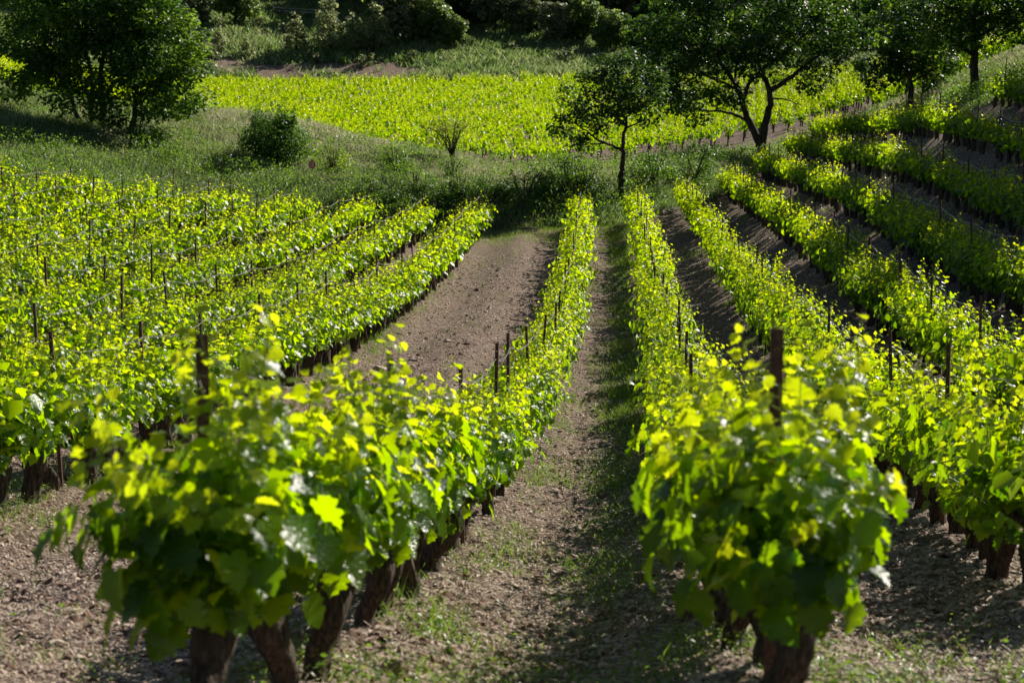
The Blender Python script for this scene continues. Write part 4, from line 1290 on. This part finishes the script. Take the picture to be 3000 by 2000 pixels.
# stone chips ----------------------------------------------------------
chip_v = np.array([(.5, .05, 0), (.1, .42, 0), (-.45, .15, 0), (-.2, -.4, 0), (.05, 0, .34), (.15, -.1, -.2)], float)
chip_f = np.array([(0, 1, 4), (1, 2, 4), (2, 3, 4), (3, 0, 4), (1, 0, 5), (3, 2, 5)])
r = np.random.default_rng(6)
n = 230000
s = r.uniform(-.28, .28, n); d = 1 / r.uniform(1 / 45., 1 / 7.5, n); d = np.where(r.uniform(0, 1, n) < .5, r.uniform(8, 75, n), d)
X = s * d
z = ground(X, d) + (fbm(X / .9, d / 1.3, 81, 2) - .5) * .10 + (fbm(X / .45, d / .45, 61, 3) - .5) * .10 + (fbm(X / .14, d / .14, 71, 2) - .5) * .075
tp = r.normal(0, .35, (n, 3)) + (0, 0, 1)
R = frames(tp, r.normal(0, 1, (n, 3)))
size = .016 * np.exp(r.normal(0, .42, n)) * (1 + d / 40)
tag(link('stone_chips', make_mesh('stone_chips', [scatter(chip_v, chip_f, np.stack([X, d, z], -1), R, np.stack([size * 1.5, size * 1.1, size], -1), r.uniform(0, 1, n))], smooth=False), M_STONE),
    'pale stone chips and crumbs littering the soil between the rows', 'stones', kind='stuff')

r = np.random.default_rng(16)
def soil_z(X, d):
    return ground(X, d) + (fbm(X / .9, d / 1.3, 81, 2) - .5) * .10 + (fbm(X / .45, d / .45, 61, 3) - .5) * .10 + (fbm(X / .14, d / .14, 71, 2) - .5) * .075
n = 14000
s = r.uniform(-.28, .28, n); d = np.exp(r.uniform(np.log(7.6), np.log(70), n)); X = s * d
k = fbm(X / 1.4, d / 2.2, 23, 2) + r.normal(0, .08, n) > .5; X = X[k]; d = d[k]; n = len(X)
size = .045 * np.exp(r.normal(0, .4, n)) * (1 + d / 90)
clod_v = np.array([(.5, 0, 0), (.2, .42, .05), (-.35, .36, -.03), (-.5, -.1, .06), (-.15, -.45, 0), (.35, -.36, -.04), (.15, .12, .38), (-.2, -.1, .33), (0, 0, -.3)], float)
clod_f = np.array([(0, 1, 6), (1, 2, 6), (2, 7, 6), (2, 3, 7), (3, 4, 7), (4, 5, 7), (5, 6, 7), (5, 0, 6), (1, 0, 8), (3, 2, 8), (5, 4, 8)])
tag(link('soil_clods', make_mesh('soil_clods', [scatter(clod_v, clod_f, np.stack([X, d, soil_z(X, d)], -1), frames(r.normal(0, .25, (n, 3)) + (0, 0, 1), r.normal(0, 1, (n, 3))), size, r.uniform(0, 1, n))], smooth=False), M_CLOD),
    'brown crumbly clods of earth scattered over the tilled soil', 'clods', kind='stuff')
n = 24000
s = r.uniform(-.28, .28, n); d = np.exp(r.uniform(np.log(7.6), np.log(60), n)); X = s * d
tp = r.normal(0, .18, (n, 3)) + (0, 0, 1)
L_ = r.uniform(.03, .11, n); wd = r.uniform(.004, .008, n) * (1 + d / 40)
tag(link('dry_litter', make_mesh('dry_litter', [scatter(np.array([(-.5, 0, 0), (.5, 0, .0), (.4, 1, .0), (-.4, 1, 0)], float), np.array([(0, 1, 2, 3)]), np.stack([X, d, soil_z(X, d) + .012], -1), frames(tp, r.normal(0, 1, (n, 3))), np.stack([wd, L_, L_], -1), r.uniform(0, 1, n))], smooth=False), M_STRAW),
    'dry straw and shredded prunings strewn over the soil', 'litter', kind='stuff')

# a few larger stones, clods and prunings ---------------------------------
def rock_mesh(seed, s):
    r = np.random.default_rng(seed)
    th = np.linspace(0, pi, 7); ph = np.arange(10) * 2 * pi / 10
    T_, P_ = np.meshgrid(th, ph, indexing='ij')
    rr = s * (1 + r.normal(0, .13, T_.shape)); rr[0] = rr[0, 0]; rr[-1] = rr[-1, 0]
    v = np.stack([rr * np.sin(T_) * np.cos(P_) * 1.3, rr * np.sin(T_) * np.sin(P_), rr * np.cos(T_) * .6], -1).reshape(-1, 3)
    i = np.arange(6)[:, None] * 10; j = np.arange(10)[None, :]; j2 = (j + 1) % 10
    f = np.stack([i + j, i + 10 + j, i + 10 + j2, i + j2], -1).reshape(-1, 4)
    return make_mesh('rock', [dict(v=v, f=f)], smooth=False)
def ground_hit(px, py):
    """distance at which the ray through (px,py) meets the ground"""
    ds_ = np.linspace(7, 90, 1600)
    tn = tan(PITCH + atan((py - 1000.0) / F))
    X = (px - 1500.0) / F * (ds_ * cos(PITCH) + tn * ds_ * sin(PITCH))
    zr = ZC - tn * ds_
    g = ground(X, ds_)
    i = int(np.argmax(zr < g))
    return float(X[i]), float(ds_[i]), float(g[i])
for k, (px, py, s_, lab) in enumerate([
    (1555, 1660, .045, 'pale loose stone in the middle of the aisle'), (1850, 1770, .05, 'grey stone in the shaded right part of the aisle'),
    (1210, 1058, .11, 'brown clod left of the nearer vines on the wide track'), (1110, 1085, .13, 'big dark clod on the near part of the wide track'),
    (1310, 1002, .09, 'small brown clod further up the wide track'), (2965, 1752, .07, 'grey stone at the right edge beneath the vines'),
    (270, 1730, .06, 'brown clod on the soil at lower left')]):
    X, d, z = ground_hit(px, py)
    o = link('stone', rock_mesh(700 + k, s_), M_STONE); o.location = (X, d, z + s_ * .2)
    tag(o, lab, 'stone')
for k, (px, py, L_, a, lab) in enumerate([
    (2410, 1885, .28, .5, 'pale crooked vine pruning on the soil right of the big lower right vine'),
    (1420, 1715, .26, .6, 'dry forked pruning on the ground at the left of the aisle'),
    (1535, 1640, .22, -.9, 'thin pale pruning lying up the aisle'),
    (1560, 1780, .3, .35, 'straight pale pruning across the aisle near the front'),
    (1600, 1355, .3, -.1, 'thin pruning lying across the aisle further up'),
    (1290, 1830, .3, -.05, 'dry pruning near the vine trunks at the lower left of the aisle'),
    (2800, 1960, .16, .7, 'short pale stick at the lower right corner')]):
    X, d, z = ground_hit(px, py)
    r = np.random.default_rng(800 + k)
    t = np.linspace(-.5, .5, 8)
    P_ = np.stack([t * L_ * cos(a), t * L_ * sin(a) * 1.6, .012 + 0 * t], -1); P_[1:-1] += r.normal(0, .008, (6, 3)) + (0, 0, .012)
    ch = tube_chunks(P_, np.linspace(.006, .0035, 8), 6, 0, .1, k)
    b = P_[4]; ch += tube_chunks(np.array([b, b + (L_ * .15, L_ * .22, .03)]), np.array([.004, .002]), 5, 0)
    o = link('pruned_twig', make_mesh('pruned_twig', merge(ch)), M_TWIG); o.location = (X, d, z + .015)
    tag(o, lab, 'twig', 'vine prunings on the soil')

for root_ in [x for pool in (pines, darks, greys, greens, hs0) for x in pool]:
    assert root_.name in used, root_.name
